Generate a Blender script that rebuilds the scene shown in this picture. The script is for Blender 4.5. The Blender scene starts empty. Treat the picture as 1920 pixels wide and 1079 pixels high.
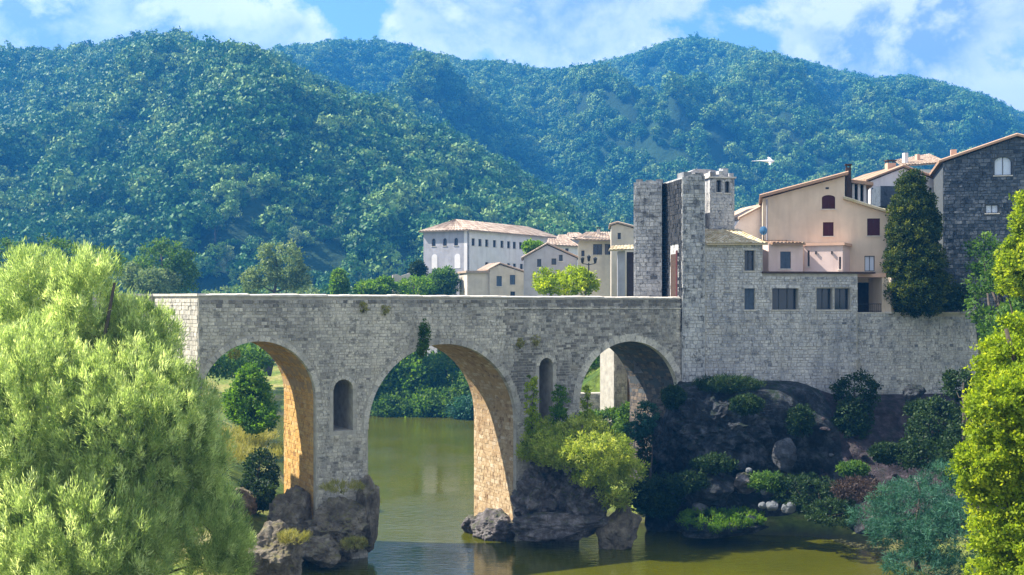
import bpy, bmesh, math, random
import numpy as np
from mathutils import Vector, noise, geometry
R = math.radians
random.seed(7); np.random.seed(7)
sc = bpy.context.scene
C = sc.collection
# ------------------------------------------------------------------ camera, sun, sky, exposure
F = 2300.0; HY = 560.0; EZ = 13.5            # focal length in photograph pixels, horizon row, eye height above the water
cam_d = bpy.data.cameras.new('camera'); cam = bpy.data.objects.new('camera', cam_d); C.objects.link(cam)
cam.location = (0, 0, EZ); cam.rotation_euler = (R(90), 0, 0)
cam_d.sensor_width = 36; cam_d.lens = 36*F/1920; cam_d.shift_y = (HY-539.5)/1920
cam_d.clip_end = 6000; cam_d.clip_start = .5
sc.camera = cam
SUN_E = R(48); SUN_B = R(9)                  # elevation; azimuth behind the picture plane, from the left
sun_dir = Vector((-math.cos(SUN_B)*math.cos(SUN_E), math.sin(SUN_B)*math.cos(SUN_E), math.sin(SUN_E)))
sl = bpy.data.lights.new('sun', 'SUN'); sl.energy = 5.0; sl.angle = R(.53); sl.color = (1, .93, .80)
so = bpy.data.objects.new('sun', sl); C.objects.link(so)
so.rotation_euler = sun_dir.to_track_quat('Z', 'Y').to_euler()
sc.view_settings.view_transform = 'Standard'; sc.view_settings.look = 'None'
sc.view_settings.exposure = 1.52; sc.view_settings.gamma = 1; sc.view_settings.use_curve_mapping = False
sc.render.engine = 'CYCLES'
sc.cycles.use_denoising = True
sc.cycles.max_bounces = 7; sc.cycles.volume_bounces = 0; sc.cycles.transparent_max_bounces = 4
sc.cycles.diffuse_bounces = 3; sc.cycles.glossy_bounces = 3; sc.cycles.transmission_bounces = 3

class N:                                       # a small node-writing helper
    def __init__(s, tree): s.t = tree; s.t.nodes.clear()
    def n(s, typ, **kw):
        nd = s.t.nodes.new(typ)
        ins = kw.pop('ins', {})
        for k, v in kw.items(): setattr(nd, k, v)
        for k, v in ins.items(): s.put(nd.inputs[k], v)
        return nd
    def put(s, sock, v):
        if isinstance(v, bpy.types.NodeSocket): s.t.links.new(v, sock)
        elif isinstance(v, bpy.types.Node): s.t.links.new(v.outputs[0], sock)
        else:
            if isinstance(v, (tuple, list)) and len(v) == 3 and sock.type == 'RGBA': v = (*v, 1)
            sock.default_value = v
    def math(s, op, a, b=0., c=None, clamp=False):
        nd = s.n('ShaderNodeMath', operation=op, use_clamp=clamp); s.put(nd.inputs[0], a); s.put(nd.inputs[1], b)
        if c is not None: s.put(nd.inputs[2], c)
        return nd.outputs[0]
    def vm(s, op, a, b=None):
        nd = s.n('ShaderNodeVectorMath', operation=op); s.put(nd.inputs[0], a)
        if b is not None: s.put(nd.inputs[1], b)
        return nd
    def mix(s, f, a, b, mode='MIX'):
        nd = s.n('ShaderNodeMix', data_type='RGBA', blend_type=mode)
        s.put(nd.inputs[0], f); s.put(nd.inputs[6], a); s.put(nd.inputs[7], b); return nd.outputs[2]
    def noise(s, vec, scale, detail=4, rough=.55, dist=0., out=0):
        nd = s.n('ShaderNodeTexNoise'); s.put(nd.inputs['Vector'], vec)
        nd.inputs['Scale'].default_value = scale; nd.inputs['Detail'].default_value = detail
        nd.inputs['Roughness'].default_value = rough; nd.inputs['Distortion'].default_value = dist
        return nd.outputs[out]
    def ramp(s, f, stops, interp='LINEAR'):
        nd = s.n('ShaderNodeValToRGB'); s.put(nd.inputs[0], f); cr = nd.color_ramp; cr.interpolation = interp
        while len(cr.elements) > 1: cr.elements.remove(cr.elements[-1])
        cr.elements[0].position = stops[0][0]
        c0 = stops[0][1]; cr.elements[0].color = (*c0, 1) if isinstance(c0, tuple) else (c0, c0, c0, 1)
        for p, c in stops[1:]:
            e = cr.elements.new(p); e.color = (*c, 1) if isinstance(c, tuple) else (c, c, c, 1)
        return nd.outputs[0]
    def mr(s, v, a, b, c=0., d=1.):
        nd = s.n('ShaderNodeMapRange'); nd.clamp = True
        for i, x in enumerate((v, a, b, c, d)): s.put(nd.inputs[i], x)
        return nd.outputs[0]

world = bpy.data.worlds.new('World'); sc.world = world; world.use_nodes = True
w = N(world.node_tree)
sky = w.n('ShaderNodeTexSky', sky_type='NISHITA', sun_disc=False)
sky.sun_elevation = SUN_E; sky.sun_rotation = math.atan2(sun_dir.x, sun_dir.y)
sky.air_density = 1.0; sky.dust_density = .6; sky.ozone_density = 2.0
tc = w.n('ShaderNodeTexCoord'); d = tc.outputs['Generated']
dn = w.vm('NORMALIZE', d).outputs[0]
sx = w.n('ShaderNodeSeparateXYZ', ins={0: dn})
el = sx.outputs[2]
# clouds: noise on the direction, flattened towards the horizon
v1 = w.vm('MULTIPLY', dn, (1., 1., 1.25)).outputs[0]
v1 = w.vm('ADD', v1, (3.17, 1.42, .63)).outputs[0]
base = w.noise(v1, 8.0, 12, .62, .2)
v2 = w.vm('ADD', v1, (-.012, .0, .03)).outputs[0]
base2 = w.noise(v2, 8.0, 12, .62, .2)
bias = 0.0
def blob(px, py, rad, amt):
    v = Vector(((px-960)/F, 1, (HY-py)/F)).normalized()
    dd = w.vm('DISTANCE', dn, tuple(v)).outputs['Value']
    return w.mr(dd, 0, rad/F, amt, 0)
for a in ((185, 45, 110, -.14), (30, 10, 70, .06), (455, 12, 110, -.10), (640, 14, 110, -.16), (1440, -5, 110, -.09), (310, 60, 110, .08), (550, 60, 90, .09),
          (980, 70, 240, .10), (1750, 60, 300, .10), (1180, 60, 160, .08), (760, 40, 90, .08), (90, 75, 110, .08)):
    bias = w.math('ADD', bias, blob(*a))
vn = w.n('ShaderNodeTexVoronoi', feature='SMOOTH_F1', ins={'Vector': w.vm('ADD', v1, w.vm('MULTIPLY', w.n('ShaderNodeTexNoise', ins={'Vector': v1, 'Scale': 14.0}).outputs[1], (.10, .10, .10)).outputs[0]).outputs[0], 'Scale': 15.0})
puff = w.math('MULTIPLY', w.math('SUBTRACT', .38, vn.outputs['Distance']), .26)
vn2 = w.n('ShaderNodeTexVoronoi', feature='SMOOTH_F1', ins={'Vector': w.vm('ADD', v1, w.vm('MULTIPLY', w.n('ShaderNodeTexNoise', ins={'Vector': v1, 'Scale': 30.0}).outputs[1], (.04, .04, .04)).outputs[0]).outputs[0], 'Scale': 38.0})
puff = w.math('ADD', puff, w.math('MULTIPLY', w.math('SUBTRACT', .38, vn2.outputs['Distance']), .10))
bias = w.math('ADD', bias, puff)
dens = w.math('ADD', base, bias)
cover = w.mr(dens, .365, .455)
cover = w.math('SMOOTH_MIN', cover, 1.0, .1)
lit = w.mr(w.math('ADD', w.math('SUBTRACT', base, base2), w.math('MULTIPLY', puff, .6)), -.05, .07)
thick = w.mr(dens, .47, .60)
ccol = w.mix(thick, (5.8, 6.2, 6.8), (2.4, 3.2, 4.5))
ccol = w.mix(w.math('MULTIPLY', lit, .8), ccol, (8.6, 8.6, 8.6))
ccol = w.mix(w.mr(el, .0, .5), ccol, w.mix(.25, ccol, (5., 5.2, 5.6)))
hz = w.mr(el, 0.0, .10, .35, 0)
skyc = w.mix(1.0, sky.outputs[0], (.98, 1.06, 1.02), 'MULTIPLY')
fin = w.mix(cover, skyc, ccol)
fin = w.mix(hz, fin, (5.6, 6.4, 7.4))
bg = w.n('ShaderNodeBackground', ins={'Color': fin, 'Strength': .064})
wo = w.n('ShaderNodeOutputWorld', ins={'Surface': bg})

# ------------------------------------------------------------------ materials
def mat(name, build, disp=False):
    m = bpy.data.materials.new(name); m.use_nodes = True
    g = N(m.node_tree); o = g.n('ShaderNodeOutputMaterial'); g.put(o.inputs['Surface'], build(g)); return m
def obj_co(g): return g.n('ShaderNodeNewGeometry').outputs['Position']
def bsdf(g, col, rough=.9, bump=None, bstr=.4, bdist=.03, spec=.2, **kw):
    p = g.n('ShaderNodeBsdfPrincipled', ins={'Base Color': col, 'Roughness': rough, 'Specular IOR Level': spec})
    for k, v in kw.items(): g.put(p.inputs[k], v)
    if bump is not None:
        b = g.n('ShaderNodeBump', ins={'Height': bump, 'Strength': bstr, 'Distance': bdist}); g.put(p.inputs['Normal'], b)
    return p
def tint(g): return g.n('ShaderNodeAttribute', attribute_name='tint').outputs['Fac']
def masonry(name, stops, wear=(.10, .10, .11), wear_lo=.50, wear_hi=.72, wscale=.35, streak=True, wear_amt=.60):
    def b(g):
        co = obj_co(g)
        c = g.ramp(tint(g), stops)
        fine = g.noise(co, 9, 6, .65)
        c = g.mix(1.0, c, g.ramp(fine, [(.25, .62), (.55, 1.0), (.8, 1.28)]), 'MULTIPLY')
        big = g.noise(co, wscale, 6, .62)
        sv = g.vm('MULTIPLY', co, (1.6, 1.6, .22)).outputs[0]
        st = g.noise(sv, 1.1, 5, .6) if streak else big
        m = g.mr(g.math('MULTIPLY', g.math('ADD', big, st), .5), wear_lo, wear_hi)
        m = g.math('MULTIPLY', m, wear_amt)
        c = g.mix(m, c, wear)
        pit = g.math('MULTIPLY', g.mr(g.noise(co, 2.6, 5, .7), .54, .62), .66)
        c = g.mix(pit, c, tuple(x*.6 for x in wear))
        c = g.mix(g.math('MULTIPLY', g.mr(g.noise(co, .9, 4, .6), .55, .7), .25), c, (.50, .42, .28) if sum(wear) > .3 else c)
        return bsdf(g, c, .93, g.noise(co, 16, 7, .7), .55, .04)
    return mat(name, b)
def plain(name, col, var=.18, scale=2.5, rough=.9, bump=.25, stain=None):
    def b(g):
        co = obj_co(g)
        n1 = g.noise(co, scale, 6, .62)
        c = g.mix(g.mr(n1, .3, .7), tuple(x*(1-var) for x in col), tuple(min(1, x*(1+var*.6)) for x in col))
        if stain:
            sv = g.vm('MULTIPLY', co, (1.4, 1.4, .2)).outputs[0]
            c = g.mix(g.mr(g.noise(sv, 1.2, 5, .65), .50, .75, 0, .6), c, stain)
        return bsdf(g, c, rough, g.noise(co, 22, 5, .6), bump, .02)
    return mat(name, b)
def leafmat(name, lo, mid, hi, trans=.45, rnd=.0, tcol=1.5, patch=1.2, tb=.55):
    def b(g):
        t = tint(g)
        if rnd:
            oi = g.n('ShaderNodeObjectInfo').outputs['Random']
            t = g.math('ADD', g.math('MULTIPLY', t, 1-rnd), g.math('MULTIPLY', oi, rnd))
        t = g.math('ADD', g.math('MULTIPLY', t, .7), g.math('MULTIPLY', g.noise(obj_co(g), patch, 3), .3))
        c = g.ramp(t, [(.1, lo), (.5, mid), (.9, hi)])
        dif = g.n('ShaderNodeBsdfPrincipled', ins={'Base Color': c, 'Roughness': .6, 'Specular IOR Level': .25})
        tr = g.n('ShaderNodeBsdfTranslucent', ins={'Color': g.mix(1.0, c, (tcol*(1.15 if tb < .6 else 1.02), tcol*1.05, tcol*tb), 'MULTIPLY')})
        m = g.n('ShaderNodeMixShader', ins={0: trans}); g.put(m.inputs[1], dif); g.put(m.inputs[2], tr)
        return m
    return mat(name, b)
M = {}
M['bridge'] = masonry('pale_bridge_stone', [(0, (.18, .165, .15)), (.3, (.40, .37, .33)), (.6, (.57, .525, .455)), (1, (.70, .64, .54))], wear=(.17, .165, .155), wear_lo=.47, wear_hi=.64)
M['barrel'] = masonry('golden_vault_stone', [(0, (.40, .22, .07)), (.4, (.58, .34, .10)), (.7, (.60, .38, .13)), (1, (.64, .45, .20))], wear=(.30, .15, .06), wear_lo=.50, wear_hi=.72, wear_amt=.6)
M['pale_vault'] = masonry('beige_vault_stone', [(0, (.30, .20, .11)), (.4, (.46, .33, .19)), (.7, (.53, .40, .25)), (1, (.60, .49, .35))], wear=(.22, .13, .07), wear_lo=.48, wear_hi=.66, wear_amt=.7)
M['shade_vault'] = masonry('shaded_vault_stone', [(0, (.04, .04, .045)), (.5, (.13, .11, .095)), (1, (.26, .20, .15))], wear=(.03, .035, .045))  # the right arch's shade is put into this darker vault colour
M['mortar'] = plain('lime_mortar', (.40, .37, .32), .3)
M['warm_mortar'] = plain('warm_mortar', (.40, .27, .14), .3)
M['town'] = masonry('rubble_wall_stone', [(0, (.15, .16, .19)), (.3, (.42, .41, .42)), (.6, (.55, .53, .52)), (1, (.66, .63, .59))], wear=(.17, .19, .23), wear_lo=.46, wear_hi=.62)
M['tower'] = masonry('tower_stone', [(0, (.14, .145, .16)), (.3, (.34, .34, .35)), (.6, (.50, .49, .48)), (1, (.62, .60, .57))], wear=(.06, .065, .075), wear_lo=.50, wear_hi=.62)
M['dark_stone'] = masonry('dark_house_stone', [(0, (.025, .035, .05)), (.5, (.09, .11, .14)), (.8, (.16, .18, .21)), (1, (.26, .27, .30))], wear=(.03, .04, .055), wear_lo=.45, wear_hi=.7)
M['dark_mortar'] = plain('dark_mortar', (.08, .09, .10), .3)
M['shade_black_stone'] = masonry('shade_blackened_stone', [(0, (.008, .010, .014)), (.5, (.025, .028, .034)), (1, (.06, .06, .065))], wear=(.01, .012, .015))  # black staining, with the gate recess's shade put into the stone colour
M['coping'] = plain('coping_stone', (.58, .53, .47), .3, 3)
M['cream'] = plain('cream_render', (.66, .53, .41), .14, .6, stain=(.50, .39, .30))
M['pink'] = plain('pink_render', (.66, .51, .47), .12, .7, stain=(.5, .36, .33))
M['salmon'] = plain('salmon_render', (.60, .38, .28), .12, .7)
M['white'] = plain('white_render', (.70, .66, .66), .14, .6, stain=(.5, .46, .46))
M['grey_render'] = plain('grey_render', (.38, .37, .41), .22, .8, stain=(.26, .25, .28))
M['tan'] = plain('tan_render', (.58, .50, .42), .2, .7, stain=(.38, .32, .28))
def tiles(name, a, b_, c_, moss):
    def b(g):
        co = obj_co(g)
        c = g.ramp(tint(g), [(0, a), (.5, b_), (1, c_)])
        c = g.mix(g.mr(g.noise(co, 1.6, 6, .65), .52, .70, 0, .7), c, moss)
        return bsdf(g, c, .9, g.noise(co, 20, 4), .4, .02)
    return mat(name, b)
M['tile'] = tiles('weathered_roof_tiles', (.20, .12, .08), (.36, .23, .16), (.48, .35, .26), (.26, .20, .12))
M['tile_far'] = tiles('pale_roof_tiles', (.24, .17, .13), (.36, .27, .21), (.46, .37, .30), (.26, .21, .16))
M['tile_moss'] = tiles('mossy_roof_tiles', (.34, .26, .16), (.50, .42, .28), (.62, .54, .40), (.32, .27, .08))
M['shutter'] = plain('dark_red_shutter', (.075, .02, .022), .2, 6)
M['shutter_blue'] = plain('blue_grey_shutter', (.09, .12, .17), .2, 6)
M['glass'] = mat('dark_window_glass', lambda g: bsdf(g, (.015, .025, .04), .12, spec=.6))
M['pale_glass'] = mat('pale_window_glass', lambda g: bsdf(g, (.55, .62, .74), .25, spec=.5))
M['frame'] = plain('painted_window_frame', (.07, .075, .085), .1, 8)
M['dark_wood'] = plain('dark_brown_wood', (.07, .045, .035), .3, 6)
M['iron'] = plain('dark_iron', (.03, .032, .036), .3, 12, .6)
M['white_paint'] = plain('white_paint', (.75, .75, .75), .05, 8)
M['feather'] = plain('white_feathers', (.85, .85, .87), .04, 8)
M['bark'] = plain('grey_brown_bark', (.085, .07, .055), .4, 6, bump=.8)
M['blue_dish'] = plain('blue_grey_dish', (.10, .22, .38), .1, 6)
def rock(name, a, b_, c_, moss=(.05, .07, .02), mossy=.5):
    def b(g):
        co = obj_co(g)
        c = g.ramp(g.noise(co, 1.5, 9, .68), [(.30, a), (.5, b_), (.68, c_)])
        v = g.n('ShaderNodeTexVoronoi', feature='DISTANCE_TO_EDGE', ins={'Vector': g.vm('ADD', co, g.vm('MULTIPLY', g.n('ShaderNodeTexNoise', ins={'Scale': 1.3}).outputs[1], (.8, .8, .8)).outputs[0]).outputs[0], 'Scale': 1.2})
        crack = g.mr(v.outputs[0], 0, .03, .68, 1)
        c = g.mix(1.0, c, crack, 'MULTIPLY')
        nz = g.n('ShaderNodeSeparateXYZ', ins={0: g.n('ShaderNodeNewGeometry').outputs['Normal']}).outputs[2]
        mm = g.math('MULTIPLY', g.mr(nz, .35, .8), g.mr(g.noise(co, 2.2, 6, .6), .45, .62))
        c = g.mix(g.math('MULTIPLY', mm, mossy), c, moss)
        h = g.math('ADD', g.noise(co, 5, 12, .8), g.math('MULTIPLY', g.noise(g.vm('MULTIPLY', co, (1., 1., 3.5)).outputs[0], 2.2, 6, .7), .8))
        h = g.math('ADD', h, g.math('MULTIPLY', crack, .4))
        return bsdf(g, c, .88, h, 1., .22, .25)
    return mat(name, b)
M['rock_warm'] = rock('warm_river_rock', (.075, .06, .045), (.21, .175, .135), (.42, .36, .28), (.22, .20, .07), .8)
M['rock_cool'] = rock('grey_limestone_rock', (.04, .035, .04), (.15, .135, .14), (.38, .34, .34), (.07, .09, .02), .8)
M['cliff'] = rock('shade_dark_cliff', (.012, .014, .018), (.038, .043, .052), (.13, .14, .16), (.012, .028, .010), .9)  # dark rock, its colour lowered further to carry the bank's shade
M['cliff_pale'] = rock('pale_damp_rock', (.03, .033, .04), (.075, .08, .095), (.17, .18, .20), (.02, .03, .012), .3)
M['scree'] = rock('reddish_scree', (.02, .016, .02), (.055, .042, .05), (.14, .11, .125), (.015, .03, .012), .4)
M['pebble'] = plain('pale_boulder', (.13, .14, .155), .25, 4)
def ground_mat(g):
    co = obj_co(g)
    n1 = g.noise(co, .22, 7, .6); n2 = g.noise(co, 2.5, 6, .65)
    c = g.ramp(n1, [(.34, (.045, .085, .014)), (.48, (.14, .19, .03)), (.60, (.27, .25, .07)), (.72, (.35, .30, .17))])
    c = g.mix(1.0, c, g.ramp(n2, [(.3, .5), (.7, 1.3)]), 'MULTIPLY')
    z = g.n('ShaderNodeSeparateXYZ', ins={0: co}).outputs[2]
    c = g.mix(g.mr(z, .1, .7, .8, 0), c, (.05, .045, .03))
    return bsdf(g, c, .95, n2, .8, .15)
M['ground'] = mat('grassy_ground', ground_mat)
M['hill'] = mat('wooded_hill_soil', lambda g: bsdf(g, g.ramp(g.noise(obj_co(g), .03, 6), [(.35, (.008, .026, .008)), (.6, (.018, .045, .014)), (.8, (.035, .06, .025))]), .95, g.noise(obj_co(g), .25, 6), .8, 2))
M['path'] = plain('pale_gravel_path', (.50, .48, .46), .15, 1.5)
M['asphalt'] = plain('cobbled_deck', (.28, .26, .23), .3, 3)
def water_mat(g):
    co = obj_co(g)
    sv = g.vm('MULTIPLY', co, (.8, 2.0, 1)).outputs[0]
    h = g.math('ADD', g.noise(sv, 1.6, 3, .5, .5), g.math('MULTIPLY', g.noise(sv, 7, 2, .5), .22))
    calm = g.mr(g.noise(co, .09, 3), .40, .62, .25, 1.0)
    h = g.math('MULTIPLY', h, calm)
    c = g.mix(g.noise(co, .15, 5), (.036, .044, .002), (.085, .084, .002))
    return bsdf(g, c, .03, h, .5, .09, .5, IOR=1.33)
M['water'] = mat('murky_river_water', water_mat)
# foliage: low, middle, high leaf colours
M['willow'] = leafmat('willow_leaves', (.07, .14, .03), (.37, .46, .17), (.80, .85, .48), .55, tcol=1.4, tb=.65)
M['lime'] = leafmat('yellow_green_leaves', (.035, .08, .006), (.22, .32, .015), (.44, .50, .04), .55, tcol=1.5)
M['bush'] = leafmat('arching_bush_leaves', (.08, .15, .015), (.30, .38, .05), (.56, .60, .18), .5, tcol=1.5)
M['bright'] = leafmat('bright_green_leaves', (.03, .09, .008), (.09, .20, .015), (.19, .30, .03), .5, tcol=1.5)
M['mid'] = leafmat('mid_green_leaves', (.02, .06, .010), (.06, .14, .02), (.14, .24, .035), .4)
M['dark'] = leafmat('dark_green_leaves', (.008, .022, .008), (.02, .05, .014), (.05, .09, .02), .3)
M['teal'] = leafmat('blue_green_leaves', (.012, .05, .035), (.035, .12, .075), (.08, .20, .13), .35, tcol=1.2)
M['sage'] = leafmat('grey_green_leaves', (.07, .13, .05), (.18, .27, .12), (.32, .40, .20), .4, tcol=1.1)
M['cypress'] = leafmat('conical_tree_leaves', (.008, .024, .004), (.03, .06, .008), (.17, .20, .015), .35, tcol=1.4)
M['forest'] = leafmat('hillside_leaves', (.006, .034, .008), (.045, .155, .028), (.32, .43, .10), .12, rnd=.6, tcol=1.2, patch=.012)
M['dry'] = leafmat('dry_grass_blades', (.16, .17, .03), (.32, .32, .08), (.5, .46, .2), .4, tcol=1.1)
M['red_weed'] = leafmat('reddish_weeds', (.025, .02, .015), (.055, .035, .03), (.10, .07, .06), .3, tcol=1.1)

# ------------------------------------------------------------------ mesh helpers
class MB:
    def __init__(s): s.v = []; s.f = []; s.t = []
    def face(s, pts, t=.5):
        b = len(s.v); s.v.extend(tuple(p) for p in pts); s.f.append(tuple(range(b, b+len(pts)))); s.t.append(t)
    def add(s, verts, faces, t=.5):
        b = len(s.v); s.v.extend(tuple(p) for p in verts)
        for f in faces: s.f.append(tuple(i+b for i in f)); s.t.append(t)
    def hexa(s, p, t=.5):                      # p: 4 front corners + 4 back corners
        s.add(p, [(0, 1, 2, 3), (7, 6, 5, 4), (0, 4, 5, 1), (1, 5, 6, 2), (2, 6, 7, 3), (3, 7, 4, 0)], t)
    def box(s, fr, s0, s1, z0, z1, d0, d1, t=.5):
        q = [fr.p(s0, z0, d0), fr.p(s1, z0, d0), fr.p(s1, z1, d0), fr.p(s0, z1, d0), fr.p(s0, z0, d1), fr.p(s1, z0, d1), fr.p(s1, z1, d1), fr.p(s0, z1, d1)]
        s.hexa(q, t)
    def tube(s, pts, rads, n=7, t=.5):
        pts = [Vector(p) for p in pts]; rings = []
        for i, p in enumerate(pts):
            d = (pts[min(i+1, len(pts)-1)]-pts[max(i-1, 0)])
            d = d.normalized() if d.length > 1e-6 else Vector((0, 0, 1))
            a = d.orthogonal().normalized() if i == 0 else (pa-d*pa.dot(d)).normalized()
            pa = a; b = d.cross(a)
            rings.append([p+(a*math.cos(k*2*math.pi/n)+b*math.sin(k*2*math.pi/n))*rads[i] for k in range(n)])
        vs = [v for r in rings for v in r]
        fs = [(i*n+k, i*n+(k+1) % n, (i+1)*n+(k+1) % n, (i+1)*n+k) for i in range(len(pts)-1) for k in range(n)]
        fs += [tuple(range(n))[::-1], tuple((len(pts)-1)*n+k for k in range(n))]
        s.add(vs, fs, t)
    def build(s, name, m, parent=None, smooth=False, kind=None):
        me = bpy.data.meshes.new(name); me.from_pydata(s.v, [], s.f); me.materials.append(m)
        a = me.attributes.new('tint', 'FLOAT', 'FACE'); a.data.foreach_set('value', np.array(s.t, dtype=np.float32))
        if smooth: me.polygons.foreach_set('use_smooth', np.ones(len(me.polygons), bool))
        me.update()
        return link(name, me, parent, kind)
def link(name, me, parent=None, kind=None):
    o = bpy.data.objects.new(name, me); C.objects.link(o)
    if parent is not None:
        o.parent = parent; o.matrix_parent_inverse = parent.matrix_basis.inverted()
    if kind: o['kind'] = kind
    return o
def thing(name, label, cat, loc=(0, 0, 0), group=None):
    o = bpy.data.objects.new(name, None); C.objects.link(o); o.location = loc; o.empty_display_size = .3
    o['label'] = label; o['category'] = cat
    if group: o['group'] = group
    return o
def tag(o, label, cat, group=None):
    o['label'] = label; o['category'] = cat
    if group: o['group'] = group
    return o
def P(px, py, D): return Vector(((px-960)/F*D, D, EZ-(py-HY)/F*D))
class Fr:                                      # a vertical plane in the place: s along it, z up, d into the depth
    def __init__(s, ox, oy, ang):
        s.o = (ox, oy); a = R(ang); s.u = (math.cos(a), math.sin(a)); s.n = (math.sin(a), -math.cos(a))
    def p(s, q, z, d=0): return Vector((s.o[0]+s.u[0]*q-s.n[0]*d, s.o[1]+s.u[1]*q-s.n[1]*d, z))
    def at(s, px, py=560):
        k = (px-960)/F; q = (k*s.o[1]-s.o[0])/(s.u[0]-k*s.u[1]); Y = s.o[1]+s.u[1]*q
        return (q, EZ-(py-HY)/F*Y)
    def S(s, px): return s.at(px)[0]
def fr_at(px, D, ang): return Fr((px-960)/F*D, D, ang)
def prism(mb, fr, outer, holes=(), d0=0., d1=1., reveal=None, t=.5):
    loops = [outer]+list(holes)
    flat = [p for l in loops for p in l]
    tris = geometry.tessellate_polygon([[Vector((a, b, 0)) for a, b in l] for l in loops])
    mb.add([fr.p(a, b, d0) for a, b in flat], [tuple(x) for x in tris], t)
    if reveal is None: mb.add([fr.p(a, b, d1) for a, b in flat], [tuple(x)[::-1] for x in tris], t)
    else:
        tr2 = geometry.tessellate_polygon([[Vector((a, b, 0)) for a, b in outer]])
        mb.add([fr.p(a, b, d1) for a, b in outer], [tuple(x)[::-1] for x in tr2], t)
    for i, l in enumerate(loops):
        e = d1 if (i == 0 or reveal is None) else d0+reveal
        for k in range(len(l)):
            a, b = l[k], l[(k+1) % len(l)]
            mb.face([fr.p(*a, d0), fr.p(*b, d0), fr.p(*b, e), fr.p(*a, e)], t)
def rect(s0, z0, s1, z1): return [(s0, z0), (s1, z0), (s1, z1), (s0, z1)]
def arch_loop(s0, z0, s1, z1, n=9):            # round-headed opening
    r = (s1-s0)/2; c = (s0+s1)/2
    return [(s0, z0), (s1, z0)]+[(c+r*math.cos(math.pi*k/n), z1-r+r*math.sin(math.pi*k/n)) for k in range(n+1)]
def stone(mb, q, nrm, proud, t, j=.015):       # q: 4 corner points on the face, pulled in a little and raised
    c = (q[0]+q[1]+q[2]+q[3])/4
    fr_ = [p+nrm*(proud*random.uniform(.75, 1.1))+(c-p)*random.uniform(.02, .10) for p in q]
    mb.add(fr_+list(q), [(0, 1, 2, 3), (0, 4, 5, 1), (1, 5, 6, 2), (2, 6, 7, 3), (3, 7, 4, 0)], t)
def lay(mb, fr, s0, s1, z0, z1, inside, ch=(.17, .25), ln=(.24, .5), proud=(.02, .05), d=0., tf=None, gap=.016, wild=0.):
    nrm = Vector((fr.n[0], fr.n[1], 0)); z = z0
    def ok(a, b, c, e):
        return inside(a, c) and inside(b, c) and inside(a, e) and inside(b, e)
    while z < z1:
        h = random.uniform(*ch); s = s0-random.uniform(0, .3)
        while s < s1:
            l = random.uniform(*ln)
            segs = [(s, s+l)]
            if not ok(s, s+l, z, z+h): segs = [(s, s+l/3), (s+l/3, s+2*l/3), (s+2*l/3, s+l)]
            for a, b in segs:
                if ok(a, b, z+gap, z+h-gap*.2):
                    hh = h-gap-random.uniform(0, wild); zz = z+random.uniform(0, wild)
                    q = [fr.p(a+gap/2, zz, d), fr.p(b-gap/2, zz, d), fr.p(b-gap/2, zz+hh, d), fr.p(a+gap/2, zz+hh, d)]
                    if wild:
                        q = [p+Vector((fr.u[0], fr.u[1], 0))*random.uniform(-wild, wild)*.6+Vector((0, 0, random.uniform(-wild, wild)*.6)) for p in q]
                    t = random.gauss(.57, .16)+(tf((a+b)/2, z) if tf else 0)
                    stone(mb, q, nrm, random.uniform(*proud), min(1, max(0, t)))
            s += l
        z += h
def pip(poly):
    def f(x, y):
        c = False; j = len(poly)-1
        for i in range(len(poly)):
            a, b = poly[i], poly[j]
            if (a[1] > y) != (b[1] > y) and x < (b[0]-a[0])*(y-a[1])/(b[1]-a[1])+a[0]: c = not c
            j = i
        return c
    return f
def tiled(mb, A, B, Cc, D, pitch=.24, amp=.055, rows=.34):   # A,B eave, C,D ridge: barrel tiles running up the slope
    A, B, Cc, D = map(Vector, (A, B, Cc, D))
    W = (B-A).length; L = ((D-A).length+(Cc-B).length)/2
    nrm = (B-A).cross(D-A).normalized()
    if nrm.z < 0: nrm = -nrm
    nu = max(2, int(W/pitch)); nv = max(1, int(L/rows)); K = 5
    for j in range(nv):
        v0, v1 = j/nv, (j+1.12)/nv
        for i in range(nu):
            t = random.random(); pts = []
            for v, lift in ((v0, .03), (min(v1, 1.01), .0)):
                for k in range(K):
                    u = (i+k/(K-1)*1.0)/nu
                    a = A.lerp(B, u); b = D.lerp(Cc, u)
                    pts.append(a.lerp(b, v)+nrm*(amp*math.sin(math.pi*k/(K-1))+lift+.01))
            fs = [(k, k+1, K+k+1, K+k) for k in range(K-1)]+[tuple(range(K))[::-1]]
            mb.add(pts, fs, t)
    low = [A, B, Cc, D]; th = Vector((0, 0, -.09))
    mb.hexa([p+nrm*.008 for p in low]+[p+th for p in low], .3)
def ico(sub):
    bm = bmesh.new(); bmesh.ops.create_icosphere(bm, subdivisions=sub, radius=1)
    v = [Vector(x.co) for x in bm.verts]; f = [tuple(x.index for x in fc.verts) for fc in bm.faces]; bm.free(); return v, f
ICO = {k: ico(k) for k in (1, 2, 3, 4, 5)}
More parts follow.
